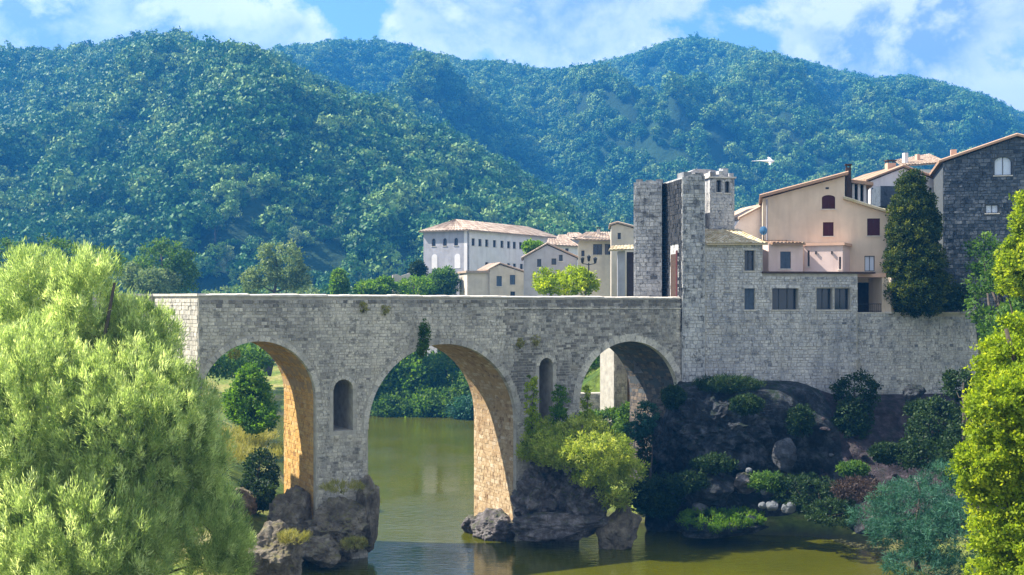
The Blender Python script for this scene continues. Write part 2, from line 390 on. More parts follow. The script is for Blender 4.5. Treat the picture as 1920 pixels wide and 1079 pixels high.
def boulder(name, c, r, m, label=None, cat='rock', sub=4, amp=.3, seed=0, parent=None, freq=1.1, group=None, flat=.0):
    """a broken block: a sphere cut by many planes, then roughened"""
    vs, fs = ICO[sub]; off = Vector((seed*7.3, seed*3.1, seed*1.7)); out = []; rg = random.Random(seed*13+5)
    pls = []
    for i in range(26 if sub > 3 else 12):
        n = Vector((rg.gauss(0, 1), rg.gauss(0, 1), rg.gauss(0, .9))).normalized(); pls.append((n, rg.uniform(1-amp*1.15, 1.06)))
    for v in vs:
        k = 1.22
        w0 = v+Vector((noise.noise(v*2.2+off), noise.noise(v*2.2+off+Vector((9, 0, 0))), noise.noise(v*2.2+off+Vector((0, 9, 0)))))*.16
        w0.normalize()
        for n, dd in pls:
            q = w0.dot(n)
            if q > .12: k = min(k, dd/q)
        n2 = v*freq+off
        k *= 1+amp*.62*noise.fractal(n2*2.4, .7, 2.2, 6)-amp*.42*max(0, noise.ridged_multi_fractal(n2*1.6, 1, 2.1, 3, 1, 2)-1.2)
        out.append(Vector((v.x*r[0], v.y*r[1], v.z*r[2]))*k)
    mb = MB(); mb.add(out, fs)
    o = mb.build(name, m, parent); o.location = Vector(c)
    if label: tag(o, label, cat, group)
    return o
# ---- foliage
def leaf_mesh(name, pts, dirs, ln, wd, tn, m, out=None, al=0.):
    n = len(pts); rnd = np.random.normal(size=(n, 3))
    if out is not None and al > 0:
        nr = out*al+unit(n)*(1-al); nr /= np.linalg.norm(nr, axis=1)[:, None]+1e-9
        dirs = dirs-nr*(dirs*nr).sum(1)[:, None]*.85; dirs /= np.linalg.norm(dirs, axis=1)[:, None]+1e-9; rnd = nr
    side = np.cross(dirs, rnd); side /= np.linalg.norm(side, axis=1)[:, None]+1e-9
    ln = ln*np.random.uniform(.6, 1.3, (n, 1)); wd = wd*np.random.uniform(.7, 1.2, (n, 1))
    v = np.empty((n, 4, 3)); v[:, 0] = pts; v[:, 1] = pts+dirs*ln*.5+side*wd*.5; v[:, 2] = pts+dirs*ln; v[:, 3] = pts+dirs*ln*.5-side*wd*.5
    me = bpy.data.meshes.new(name); me.vertices.add(4*n); me.vertices.foreach_set('co', v.reshape(-1).astype(np.float32))
    me.loops.add(4*n); me.loops.foreach_set('vertex_index', np.arange(4*n, dtype=np.int32))
    me.polygons.add(n); me.polygons.foreach_set('loop_start', np.arange(0, 4*n, 4, dtype=np.int32))
    a = me.attributes.new('tint', 'FLOAT', 'FACE'); a.data.foreach_set('value', np.clip(tn, 0, 1).astype(np.float32))
    me.materials.append(m); me.update(calc_edges=True); me.validate(); return me
def unit(n):
    v = np.random.normal(size=(n, 3)); return v/np.linalg.norm(v, axis=1)[:, None]
def clumps_in(lobes, n, shell=(.55, 1.0)):
    """clump centres spread through the outer part of a set of ellipsoids"""
    w_ = np.array([l[3]*l[4]*l[5] for l in lobes])**(.7); w_ /= w_.sum()
    idx = np.random.choice(len(lobes), n, p=w_); L = np.array(lobes)[idx]
    u = unit(n); k = np.random.uniform(*shell, (n, 1))**.6
    return L[:, :3]+u*L[:, 3:6]*k, u
def crown_mesh(name, lobes, m, nclump, nleaf, crad, ln, wd, up=.3, shell=(.5, 1.0), jitter=.6, cut=None, al=.5, stretch=.8):
    c, u = clumps_in(lobes, nclump, shell)
    if cut is not None:
        k = cut(c); c, u = c[k], u[k]
    nclump = len(c)
    per = np.repeat(np.arange(nclump), nleaf)
    n = len(per); cr = crad*np.random.uniform(.55, 1.35, (nclump, 1))
    off = unit(n)*(np.random.uniform(0, 1, (n, 1))**.45)*cr[per]; off[:, 2] *= stretch; off[:, :2] *= min(1, 1.3/(stretch+.5))
    pts = c[per]+off
    d = unit(n)*jitter+u[per]*.5+off/(cr[per]+1e-6)*.5+np.array([0, 0, up]); d /= np.linalg.norm(d, axis=1)[:, None]
    ct = np.random.normal(.5, .2, nclump)
    tn = ct[per]+np.random.normal(0, .13, n)
    ou = u[per]*.7+off/(cr[per]+1e-6); ou /= np.linalg.norm(ou, axis=1)[:, None]+1e-9
    return leaf_mesh(name, pts, d, ln, wd, tn, m, ou, al)
def trunk_mb(base, top, r, limbs=(), n=8, wob=.1):
    mb = MB(); base, top = Vector(base), Vector(top); pts = []; K = 7
    for i in range(K+1):
        t = i/K; p = base.lerp(top, t)+Vector((random.uniform(-wob, wob), random.uniform(-wob, wob), 0))*(t > 0)
        pts.append(p)
    mb.tube(pts, [r*(1.35 if i == 0 else 1)*(1-.75*i/K) for i in range(K+1)], n)
    for e in limbs:
        i = random.randint(2, K-1); s = pts[i]; e = Vector(e); mid = s.lerp(e, .5)+Vector((0, 0, -.08*(e-s).length))
        rr = r*(1-.75*i/K)*.6; mb.tube([s, mid, e], [rr, rr*.6, rr*.2], 5)
    return mb
def plant(name, label, cat, lobes, m, nclump, nleaf, crad, ln, wd, base=None, tr=None, up=.3, group=None, shell=(.45, 1.), nlimb=7, jitter=.6, part='crown', cut=None, al=.5, stretch=.8):
    """lobes are ellipsoids in the place (x,y,z,rx,ry,rz)"""
    A = np.array(lobes); zb = (A[:, 2]-A[:, 5]).min()
    if base is None: base = (A[:, 0].mean(), A[:, 1].mean(), zb)
    t = thing(name, label, cat, base, group)
    link(part, crown_mesh(part, lobes, m, nclump, nleaf, crad, ln, wd, up, shell, jitter, cut, al, stretch), t)
    top = (A[:, 0].mean(), A[:, 1].mean(), (A[:, 2]+A[:, 5]*.3).max())
    if tr is None: tr = max(.04, (top[2]-base[2])*.03)
    ends = [tuple(A[i % len(A), :3]+np.random.uniform(-.4, .4, 3)*A[i % len(A), 3:6]) for i in range(nlimb)]
    trunk_mb(base, top, tr, ends, wob=tr).build('trunk' if part == 'crown' else 'stem', M['bark'], t, smooth=True)
    t2 = t; bpy.context.view_layer.update
    return t
def L(px, py, D, rx, ry=None, rz=None):        # ellipsoid from photograph pixels at a distance; radii in pixels, depth radius as the width
    p = P(px, py, D); k = D/F; rz = rz if rz is not None else rx
    return (p.x, p.y, p.z, rx*k, (ry if ry is not None else rx)*k, rz*k)

# ------------------------------------------------------------------ water, ground, hills
def pl(x, ks, vs): return float(np.interp(x, ks, vs))
def XL(Y): return pl(Y, [0, 40, 55, 60, 66, 80, 100, 140], [-30, -14, -11, -10.2, -10.6, -13.5, -19, -32])
def XR(Y): return pl(Y, [0, 40, 58, 64, 69, 71, 74, 80, 100, 140], [40, 24, 20, 19, 17, 10, 7.5, 1.2, -1.5, -2.9])
def gz(x, y):
    dl = XL(y)-x; dr = x-XR(y); df = y-142
    nz = noise.fractal(Vector((x*.12, y*.12, 3)), 1, 2, 4)
    if max(dl, dr, df) < -1: return -1.3
    z = -1.3
    if dl > -1:
        z = max(z, pl(dl, [-1, 0, 1.5, 5, 12, 40], [-1.3, -.1, 1.0, 2.6, 4.4, 6.8])+(nz*.5 if dl > 1 else 0))
        z = z if y > 58 else min(z, 1.2+nz*.3)
    if dr > -1:
        if x > 6.5 and y < 73.2+(x-10.16)*.176+1.5: z = max(z, pl(dr, [-1, 0, 3, 10], [-1.3, -.1, .4, 1.2]))
        elif y > 74: z = max(z, pl(dr, [-1, 0, 1, 4, 9, 20], [-1.3, -.1, .8, 1.7, 4.0, 11.0] if y < 96 else [-1.3, -.1, 1.6, 4.6, 8.5, 11.0])+nz*.3)
        else: z = max(z, pl(dr, [-1, 0, 3, 10], [-1.3, -.1, .4, 1.2]))
    if df > -1: z = max(z, pl(df, [-1, 0, 3, 20, 60, 200], [-1.3, 0, 1.4, 4, 7, 9])+nz*.4)
    return z
def grid_mesh(name, xs, ys, fn, m, kind='structure', smooth=True):
    nx, ny = len(xs), len(ys); mb = MB()
    vs = [(x, y, fn(x, y)) for y in ys for x in xs]
    fs = [(j*nx+i, j*nx+i+1, (j+1)*nx+i+1, (j+1)*nx+i) for j in range(ny-1) for i in range(nx-1)]
    mb.add(vs, fs); return mb.build(name, m, smooth=smooth, kind=kind)
xs = sorted(set([-900, -600, -400, -300, -220, -160, -120]+list(np.arange(-90, -30, 5.))+list(np.arange(-30, 34, .8))+[38, 45, 55, 70, 90, 120, 180, 260, 400, 600, 900]))
ys = sorted(set([-60, -20, 10, 25, 35]+list(np.arange(40, 110, 1.))+list(np.arange(110, 150, 2.))+[155, 165, 180, 200, 230, 270, 330, 420, 600, 900, 1400]))
grid_mesh('ground', xs, ys, gz, M['ground'])
mb = MB(); mb.face([(-400, -60, 0), (400, -60, 0), (400, 160, 0), (-400, 160, 0)]); mb.build('river_water', M['water'], kind='structure')

RID = {
 'left': (([-400, 0, 100, 200, 262, 330, 390, 500, 560, 640, 760, 900, 1050, 1180, 1300, 1500, 2400], [132, 114, 106, 101, 87, 95, 114, 120, 150, 190, 246, 316, 390, 446, 486, 526, 556]), 300, 620),
 'middle': (([-400, 300, 450, 520, 600, 660, 740, 790, 850, 930, 1010, 1060, 1150, 1250, 1400, 1600, 2400], [210, 160, 130, 113, 96, 89, 91, 107, 122, 134, 148, 180, 256, 316, 386, 446, 540]), 430, 900),
 'right': (([500, 600, 900, 1010, 1080, 1180, 1240, 1300, 1340, 1400, 1500, 1560, 1640, 1700, 1760, 1840, 1900, 2000, 2400], [260, 250, 170, 145, 139, 122, 99, 84, 86, 103, 130, 146, 165, 158, 170, 197, 222, 266, 340]), 520, 1180)}
HILL = {}
def hill_point(h, u, t):
    (ks, vs), D0, D1 = RID[h]; yr = pl(u, ks, vs)
    seed = {'left': 1, 'middle': 5, 'right': 9}[h]
    if t <= 1:
        D = D0+(D1-D0)*t; z0 = 6.; z1 = EZ-(yr-HY)/F*D1
        prof = .10*math.sin(t*math.pi)+t**.96
        z = z0+(z1-z0)*min(prof, 1.0 if t < 1 else 1)
        x = (u-960)/F*D
        g_ = noise.ridged_multi_fractal(Vector((x*.0078+seed-D*.001, D*.0030, seed)), 1.0, 2.1, 4, 1.0, 2.0)-1.15+.6*noise.noise(Vector((x*.004+seed*3, D*.003, 7)))
        z += g_*(z1-z0)*.40*math.sin(math.pi*min(t, 1))**1.1*(1-t*.45)
        z = min(z, EZ+(HY-yr-26*(1-t)-2)/F*D)
    else:
        D = D0+(D1-D0)*t; x = (u-960)/F*D; z1 = EZ-(yr-HY)/F*D1; z = z1-(t-1)*260
    return Vector((x, D, z))
for h in RID:
    us = np.linspace(-380 if h != 'right' else 520, 2350, 150); ts = np.linspace(0, 1.25, 56)
    mb = MB(); pts = [hill_point(h, u, t) for t in ts for u in us]; nu = len(us)
    mb.add(pts, [(j*nu+i, j*nu+i+1, (j+1)*nu+i+1, (j+1)*nu+i) for j in range(len(ts)-1) for i in range(nu-1)])
    mb.build('wooded_hill', M['hill'], smooth=True, kind='structure')
# trees of the hills: five kinds of crown used over and over
def tree_lobes(s, flat=.8, n=7, tall=1.0):
    out = [(0, 0, .1*tall, .62, .62, .5*tall)]
    for k in range(n):
        a = random.uniform(0, 6.28); r = random.uniform(.25, .55)
        out.append((r*math.cos(a), r*math.sin(a), random.uniform(-.25, .45)*tall, random.uniform(.3, .46), random.uniform(.3, .46), random.uniform(.26, .42)*tall))
    return out
protos = []
pc = bpy.data.collections.new('hillside_tree_kinds')
for k in range(6):
    me = crown_mesh('tree_crown', tree_lobes(1, tall=[.9, 1.1, .8, 1.5, 1.0, .95][k]), M['forest'], 60, 14, .17, .16, .13, .25, (.75, 1.0), al=.78)
    ob = bpy.data.objects.new('tree_kind', me); pc.objects.link(ob); protos.append(me)
pos, scl, rot, kid = [], [], [], []
rng = random.Random(3)
for h, cnt, lo, hi in (('left', 17000, 2.4, 8.6), ('middle', 19000, 2.4, 8.6), ('right', 21000, 2.8, 8.8)):
    (ks, vs), D0, D1 = RID[h]
    for i in range(cnt):
        u = rng.uniform(-120, 2050) if h != 'right' else rng.uniform(880, 2050)
        if h == 'left' and u > 1350: continue
        if h == 'middle' and u > 1750: continue
        if h == 'middle' and u < 420: continue
        t = math.sqrt(rng.uniform(0, 1.03**2)); p = hill_point(h, u, t)
        s_ = (lo+(hi-lo)*rng.random()**1.8)*(1 if t < .93 else .75)
        if noise.noise(Vector((p.x*.02, p.y*.02, 4))) > .45: s_ *= .8
        pos.append((p.x, p.y, p.z+s_*rng.uniform(.35, .65))); scl.append(s_); rot.append(rng.uniform(0, 6.28)); kid.append(rng.randrange(6))
me = bpy.data.meshes.new('hillside_forest'); me.vertices.add(len(pos)); me.vertices.foreach_set('co', np.array(pos, dtype=np.float32).reshape(-1))
for nm, ty, arr in (('scl', 'FLOAT', scl), ('rot', 'FLOAT', rot), ('kid', 'INT', kid)):
    a = me.attributes.new(nm, ty, 'POINT'); a.data.foreach_set('value', np.array(arr, dtype=np.float32 if ty == 'FLOAT' else np.int32))
forest = link('hillside_forest', me, kind='stuff')
forest['label'] = 'dense broadleaf wood covering all three hills under the sky'; forest['category'] = 'forest'
ng = bpy.data.node_groups.new('forest_scatter', 'GeometryNodeTree')
ng.interface.new_socket('Geometry', in_out='INPUT', socket_type='NodeSocketGeometry'); ng.interface.new_socket('Geometry', in_out='OUTPUT', socket_type='NodeSocketGeometry')
gi = ng.nodes.new('NodeGroupInput'); go = ng.nodes.new('NodeGroupOutput')
ip = ng.nodes.new('GeometryNodeInstanceOnPoints'); ci = ng.nodes.new('GeometryNodeCollectionInfo')
ci.inputs['Collection'].default_value = pc; ci.inputs['Separate Children'].default_value = True; ci.inputs['Reset Children'].default_value = True
def attr(nm, ty):
    a = ng.nodes.new('GeometryNodeInputNamedAttribute'); a.data_type = ty; a.inputs['Name'].default_value = nm; return a.outputs['Attribute']
cx = ng.nodes.new('ShaderNodeCombineXYZ'); lk = ng.links.new
lk(attr('rot', 'FLOAT'), cx.inputs[2]); lk(gi.outputs[0], ip.inputs['Points']); lk(ci.outputs[0], ip.inputs['Instance'])
ip.inputs['Pick Instance'].default_value = True
lk(attr('kid', 'INT'), ip.inputs['Instance Index']); lk(cx.outputs[0], ip.inputs['Rotation']); lk(attr('scl', 'FLOAT'), ip.inputs['Scale'])
lk(ip.outputs[0], go.inputs[0])
md = forest.modifiers.new('scatter', 'NODES'); md.node_group = ng
# the nearest trees of the wood, one by one
tproto = []
for k in range(4):
    t = thing('wood_tree', 'tall broadleaf tree at the foot of the wooded hills behind the bridge', 'tree', group='trees at the foot of the wooded hills')
    cm = crown_mesh('crown', [tuple(c*3.2 for c in l) for l in tree_lobes(1, n=9)], [M['forest'], M['mid'], M['forest'], M['sage']][k], 90, 16, .5, .42, .3, .25, (.6, 1.0))
    o = link('crown', cm, t); o.location = (0, 0, 5)
    trunk_mb((0, 0, 0), (0, 0, 5), .28, [(1.2, .4, 5), (-1, -.7, 5.2), (.1, 1.2, 4.6)]).build('trunk', M['bark'], t, smooth=True)
    tproto.append([t, list(t.children), False])
kk = 0
for i in range(330):
    u = rng.uniform(-60, 1250); D = rng.uniform(165, 330)
    x = (u-960)/F*D
    if D < 300: z = gz(x, D)
    else: z = hill_point('left', u, (D-300)/320).z
    if u > 760 and D < 215: continue
    if kk >= 230: break
    s_ = rng.uniform(.7, 1.25); rec = tproto[kk % 4]; src, ch, used = rec
    if not used: r_ = src; rec[2] = True
    else:
        r_ = src.copy(); C.objects.link(r_)
        for c_ in ch:
            q = c_.copy(); C.objects.link(q); q.parent = r_
    z_ = ['behind the willow', 'above the left arch', 'above the blind niche', 'above the middle arch', 'left of the long white house'][min(4, int(max(0, u-120)//170) if u > 120 else 0)]
    r_['label'] = ('tall', 'mid green', 'rounded', 'pale')[(kk) % 4]+' tree at the foot of the wooded hills '+z_
    r_.location = (x, D, z-.3); r_.scale = (s_,)*3; r_.rotation_euler = (0, 0, rng.uniform(0, 6.28)); kk += 1
for i in range(4):                               # copies must not inherit another's place in words
    pass

# ------------------------------------------------------------------ the bridge
BR = fr_at(372, 68/(1+.2557*.5317), 28); SE = BR.S(1285); W_ = 5.3
def ztop(s): return EZ+.235-(.235-.08)*s/SE
ARC = []
for a, b, ap in ((372, 592, 640), (690, 968, 645), (1086, 1273, 640)):
    s0, s1 = BR.S(a), BR.S(b); s0 = max(s0, .05); c = (s0+s1)/2; r = (s1-s0)/2; zt = BR.p(c, 0).y
    ARC.append((c, r, EZ-(ap-HY)/F*zt-r))
NICHE = []
for a, b, y0, y1 in ((625, 662, 808, 711), (1011, 1037, 800, 671)):
    NICHE.append((BR.S(a), BR.at((a+b)/2, y0)[1], BR.S(b), BR.at((a+b)/2, y1)[1]))
outer = [(0, -1)]
for c, r, zs in ARC:
    outer += [(c-r, -1)]+[(c-r*math.cos(math.pi*k/28), zs+r*math.sin(math.pi*k/28)) for k in range(29)]+[(c+r, -1)]
PAR = .95                                         # parapet height above the deck
outer += [(SE+1.2, -1), (SE+1.2, ztop(SE)-PAR), (0, ztop(0)-PAR)]
nloops = [arch_loop(*n_) for n_ in NICHE]
bridge = thing('stone_bridge', 'medieval stone arch bridge crossing the river to the gate tower', 'bridge', BR.p(SE/2, 0, W_/2))
mb = MB(); prism(mb, BR, outer, nloops, 0, W_); mb.build('body', M['mortar'], bridge)
mb = MB(); prism(mb, BR, [(0, ztop(0)-PAR), (SE+1.2, ztop(SE)-PAR), (SE+1.2, ztop(SE)-.12), (0, ztop(0)-.12)], (), 0, .38); mb.build('parapet', M['mortar'], bridge)
mb = MB(); prism(mb, BR, [(0, ztop(0)-PAR), (SE+1.2, ztop(SE)-PAR), (SE+1.2, ztop(SE)-.12), (0, ztop(0)-.12)], (), W_-.38, W_); mb.build('parapet', M['mortar'], bridge)
mb = MB(); mb.box(BR, .1, SE+1.2, ztop(SE)-PAR-.05, ztop(SE)-PAR+.16, .385, W_-.385); mb.build('paved_deck', M['asphalt'], bridge)
# approach arm turning away to the left, its flank in the sun
a50 = (-.643, .766); O = BR.p(0, 0); B_ = O+Vector((a50[0]*18, a50[1]*18, 0)); D_ = BR.p(0, 0, W_); C_ = B_+Vector((2.2, 4.6, 0))
B5 = O+Vector((a50[0]*5.2, a50[1]*5.2, 0)); C5 = D_+Vector((-.9, 1.6, 0)); E5 = B5+Vector((-.9*16, -.43*16, 0)); bk5 = Vector((-.43*4.2, .9*4.2, 0))
B_ = B5
def quad_wall(mb, pl4, z0, z1): mb.hexa([Vector((p_.x, p_.y, z)) for z in (z0, z1) for p_ in pl4])
mb = MB(); quad_wall(mb, (O, B5, C5, D_), -1, ztop(0)-.12); quad_wall(mb, (B5+Vector((-.01, 0, 0)), E5, E5+bk5, B5+bk5), -1, ztop(0)-.13)
mb.build('approach_wall', M['mortar'], bridge)
AF = Fr(B_.x, B_.y, math.degrees(math.atan2(-a50[1], -a50[0])))
AF.n = (-.766, -.643); AF.u = (.643, -.766)
def bin_(s, z):
    if not (.0 <= s <= SE+.05): return False
    if z > ztop(s)-.14 or z < -.2: return False
    for c, r, zs in ARC:
        rr = r+.30
        if abs(s-c) < r+.02 and z < zs: return False
        if z >= zs and (s-c)**2+(z-zs)**2 < rr*rr: return False
    for a, b, e, f in NICHE:
        rad = (e-a)/2
        if a-.18 < s < e+.18 and b-.02 < z < f-rad: return False
        if z >= f-rad and (s-(a+e)/2)**2+(z-f+rad)**2 < (rad+.2)**2: return False
    return True
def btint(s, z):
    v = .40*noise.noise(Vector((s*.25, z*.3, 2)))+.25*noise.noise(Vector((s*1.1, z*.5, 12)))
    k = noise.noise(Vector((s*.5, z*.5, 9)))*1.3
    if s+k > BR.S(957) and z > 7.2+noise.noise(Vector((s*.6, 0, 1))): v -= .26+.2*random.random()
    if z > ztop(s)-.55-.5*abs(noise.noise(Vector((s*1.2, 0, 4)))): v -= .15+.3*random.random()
    return v
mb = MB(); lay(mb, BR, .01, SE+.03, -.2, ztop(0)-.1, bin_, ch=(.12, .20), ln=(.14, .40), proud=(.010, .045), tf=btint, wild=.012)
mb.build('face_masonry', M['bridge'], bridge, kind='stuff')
mb = MB(); lay(mb, AF, 0, 5.2, -.2, ztop(0)-.14, lambda s, z: 0 <= s <= 5.19 and z < ztop(0)-.13, ch=(.17, .26), ln=(.25, .5), tf=lambda s, z: .2)
mb.build('approach_masonry', M['bridge'], bridge, kind='stuff')
# voussoirs, one by one
def vouss(c, r, zs, n, wdt, deep=.34, tm=.66):
    nrm = Vector((BR.n[0], BR.n[1], 0)); shared = None
    for k in range(n):
        a0 = math.pi*k/n+.007/r; a1 = math.pi*(k+1)/n-.007/r; w2 = wdt*random.uniform(.86, 1.1)
        q = []
        for dd in (-.03-random.uniform(0, .03), deep):
            q += [BR.p(c-rr*math.cos(a), zs+rr*math.sin(a), dd) for rr, a in ((r-.012, a0), (r-.012, a1), (r+w2, a1), (r+w2, a0))]
        m_ = MB(); m_.hexa(q, min(1, max(0, random.gauss(tm, .14)))); m_.build('voussoir', M['bridge'], bridge)
for (c, r, zs), n in zip(ARC, (32, 42, 30)): vouss(c, r, zs, n, .26 if n != 30 else .42, tm=.50 if n != 30 else .74)
for a, b, e, f in NICHE: vouss((a+e)/2, (e-a)/2, f-(e-a)/2, 9, .19)
# coping stones, one by one
s = -.02; cop_end = SE+.02
while s < cop_end:
    l = random.uniform(.45, .8); e = min(s+l, cop_end); m_ = MB()
    z0, z1 = ztop(s)-.12, ztop(s)+random.uniform(-.035, .02)
    q = [BR.p(s+.006, z0, -.07), BR.p(e-.006, z0, -.07), BR.p(e-.006, z1-.03, -.07), BR.p(s+.006, z1-.03, -.07), BR.p(s+.006, z0, .42), BR.p(e-.006, z0, .42), BR.p(e-.006, z1+.02, .42), BR.p(s+.006, z1+.02, .42)]
    m_.hexa(q); m_.build('coping_stone', M['coping'], bridge); s = e
AF2 = Fr(E5.x, E5.y, math.degrees(math.atan2(.43, .9)))
mb = MB(); lay(mb, AF2, 0, 15.9, 2, ztop(0)-.14, lambda s, z: 0 <= s <= 15.9 and z < ztop(0)-.13, ch=(.14, .24), ln=(.2, .45)); mb.build('approach_masonry', M['bridge'], bridge, kind='stuff')
s = 0
while s < 15.9:
    e = min(s+random.uniform(.5, .9), 15.9); m_ = MB(); m_.box(AF2, s+.006, e-.006, ztop(0)-.12, ztop(0)+random.uniform(-.02, .01), -.07, .4); m_.build('coping_stone', M['coping'], bridge); s = e
s = 0
while s < 5.2:
    e = min(s+random.uniform(.5, .9), 5.2); m_ = MB(); m_.box(AF, s+.006, e-.006, ztop(0)-.12, ztop(0)+random.uniform(-.01, .01), -.07, .4); m_.build('coping_stone', M['coping'], bridge); s = e
# thin string course low on the right half of the parapet
mb = MB(); s = BR.S(940)
while s < SE:
    e = min(s+random.uniform(.5, .9), SE); z = ztop(s)-.72; mb.box(BR, s+.005, e-.005, z, z+.07, -.075, .05, random.uniform(.6, 1)); s = e
mb.build('string_course', M['bridge'], bridge)
# vault stones, seen on the right half of each arch
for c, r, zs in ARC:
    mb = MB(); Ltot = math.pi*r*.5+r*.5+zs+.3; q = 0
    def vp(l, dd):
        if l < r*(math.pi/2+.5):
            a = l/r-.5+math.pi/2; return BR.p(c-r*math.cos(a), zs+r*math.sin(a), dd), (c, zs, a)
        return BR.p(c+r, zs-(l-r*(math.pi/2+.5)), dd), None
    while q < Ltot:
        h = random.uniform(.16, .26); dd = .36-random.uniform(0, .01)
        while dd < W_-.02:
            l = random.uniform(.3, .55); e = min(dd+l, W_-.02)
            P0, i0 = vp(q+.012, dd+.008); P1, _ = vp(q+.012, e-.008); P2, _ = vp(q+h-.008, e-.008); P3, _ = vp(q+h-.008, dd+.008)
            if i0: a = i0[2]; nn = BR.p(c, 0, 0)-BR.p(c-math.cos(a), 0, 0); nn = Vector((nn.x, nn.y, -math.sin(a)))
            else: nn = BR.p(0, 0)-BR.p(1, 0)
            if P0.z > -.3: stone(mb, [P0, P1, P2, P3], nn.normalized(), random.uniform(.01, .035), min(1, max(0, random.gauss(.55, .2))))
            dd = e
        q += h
    mb.build('vault_masonry', M['barrel' if c < 5 else 'pale_vault' if c < 20 else 'shade_vault'], bridge, kind='stuff')
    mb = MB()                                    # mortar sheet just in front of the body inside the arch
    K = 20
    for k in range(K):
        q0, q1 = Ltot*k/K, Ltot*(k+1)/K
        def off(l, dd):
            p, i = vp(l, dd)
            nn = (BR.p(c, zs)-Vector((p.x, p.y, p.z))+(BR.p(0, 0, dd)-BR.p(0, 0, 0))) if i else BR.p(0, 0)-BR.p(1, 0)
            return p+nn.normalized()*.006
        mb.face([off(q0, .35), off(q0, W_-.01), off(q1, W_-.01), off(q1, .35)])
    mb.build('vault_mortar', M['warm_mortar' if c < 20 else 'dark_mortar'], bridge)  # right arch: dark mortar goes with the painted vault shade

# ------------------------------------------------------------------ the rampart side: tower, walls, houses
WF = fr_at(1279, 73.2, 10)
def Wxy(px, py): return WF.at(px, py)
def poly(fr, pts): return [fr.at(*p) for p in pts]
def opening(fr, x0, y0, x1, y1, arch=0):
    a = fr.at(x0, y1); b = fr.at(x1, y1); c = fr.at(x1, y0); d_ = fr.at(x0, y0)
    zb = (a[1]+b[1])/2; zt = (c[1]+d_[1])/2
    if not arch: return rect(a[0], zb, b[0], zt)
    rise = (b[0]-a[0])*arch; m_ = (a[0]+b[0])/2; hw = (b[0]-a[0])/2
    return [(a[0], zb), (b[0], zb)]+[(m_+hw*math.cos(math.pi*k/8), zt-rise+rise*math.sin(math.pi*k/8)) for k in range(9)]
def window(parent, fr, hole, kind='glass', rec=.16, d0=0., name='window', frame=.05, mull=(1, 1), label=None):
    """a pane set back in its opening with a frame, glazing bars and a sill"""
    ss = [p[0] for p in hole]; zz = [p[1] for p in hole]; s0, s1, z0, z1 = min(ss), max(ss), min(zz), max(zz)
    if kind == 'shutter' or kind == 'shutter_blue':
        mb = MB(); mid = (s0+s1)/2; sh = None
        w_ = None
        for a, b in ((s0, mid-.008), (mid+.008, s1)):
            mb2 = MB(); mb2.box(fr, a, b, z0, z1, d0+rec*.55, d0+rec*.55+.04)
            nsl = max(4, int((z1-z0)/.09))
            for k in range(nsl):
                zc = z0+.04+(z1-z0-.08)*(k+.5)/nsl; mb2.box(fr, a+.04, b-.04, zc-.014, zc+.02, d0+rec*.55-.022, d0+rec*.55)
            if w_ is None:
                w_ = MB(); w_.box(fr, s0-.02, s1+.02, z0, z1, d0+rec, d0+rec+.03); w_ = w_.build(name, M['dark_wood'], parent)
            mb2.build('shutter', M[kind], w_)
    else:
        mb = MB(); mb.box(fr, s0-.02, s1+.02, z0-.0, z1, d0+rec, d0+rec+.03); w_ = mb.build(name, M[kind], parent)
        f = MB(); fd0, fd1 = d0+rec-.05, d0+rec
        f.box(fr, s0, s0+frame, z0, z1, fd0, fd1); f.box(fr, s1-frame, s1, z0, z1, fd0, fd1)
        f.box(fr, s0+frame, s1-frame, z0, z0+frame, fd0, fd1); f.box(fr, s0+frame, s1-frame, z1-frame, z1, fd0, fd1)
        for k in range(1, mull[0]): x = s0+(s1-s0)*k/mull[0]; f.box(fr, x-.02, x+.02, z0+frame, z1-frame, fd0+.01, fd1)
        for k in range(1, mull[1]): z = z0+(z1-z0)*k/mull[1]; f.box(fr, s0+frame, s1-frame, z-.018, z+.018, fd0+.013, fd1)
        f.build('frame', M['frame'], w_)
    sl_ = MB(); sl_.box(fr, s0-.07, s1+.07, z0-.07, z0-.002, d0-.06, d0+rec-.055); sl_.build('sill', M['coping'], w_)
    if label: w_['label'] = label
    return w_
def roof_strip(fr, pts, d0, d1, th=.14, over=.25):
    """roof slab whose edge follows pts in the facade plane and which runs back from d0 to d1"""
    mb = MB()
    for (a, b) in zip(pts[:-1], pts[1:]):
        q = [fr.p(a[0], a[1], d0-over), fr.p(b[0], b[1], d0-over), fr.p(b[0], b[1]+th, d0-over), fr.p(a[0], a[1]+th, d0-over)]
        q += [fr.p(a[0], a[1], d1+over), fr.p(b[0], b[1], d1+over), fr.p(b[0], b[1]+th, d1+over), fr.p(a[0], a[1]+th, d1+over)]
        mb.hexa(q, .4)
        n = max(3, int((d1-d0+2*over)/.26))
        for k in range(n):                          # ridged tile rows running down the slope
            e0 = d0-over+(d1-d0+2*over)*k/n; w2 = (d1-d0+2*over)/n
            pa, pb = Vector(fr.p(a[0], a[1]+th, e0)), Vector(fr.p(b[0], b[1]+th, e0))
            pts3 = []
            for p_ in (pa, pb):
                for j in range(4):
                    pts3.append(p_+Vector((-fr.n[0], -fr.n[1], 0))*w2*j/3+Vector((0, 0, .07*math.sin(math.pi*j/3)+.004)))
            mb.add(pts3, [(0, 4, 5, 1), (1, 5, 6, 2), (2, 6, 7, 3), (0, 1, 2, 3), (7, 6, 5, 4)], random.random())
    return mb

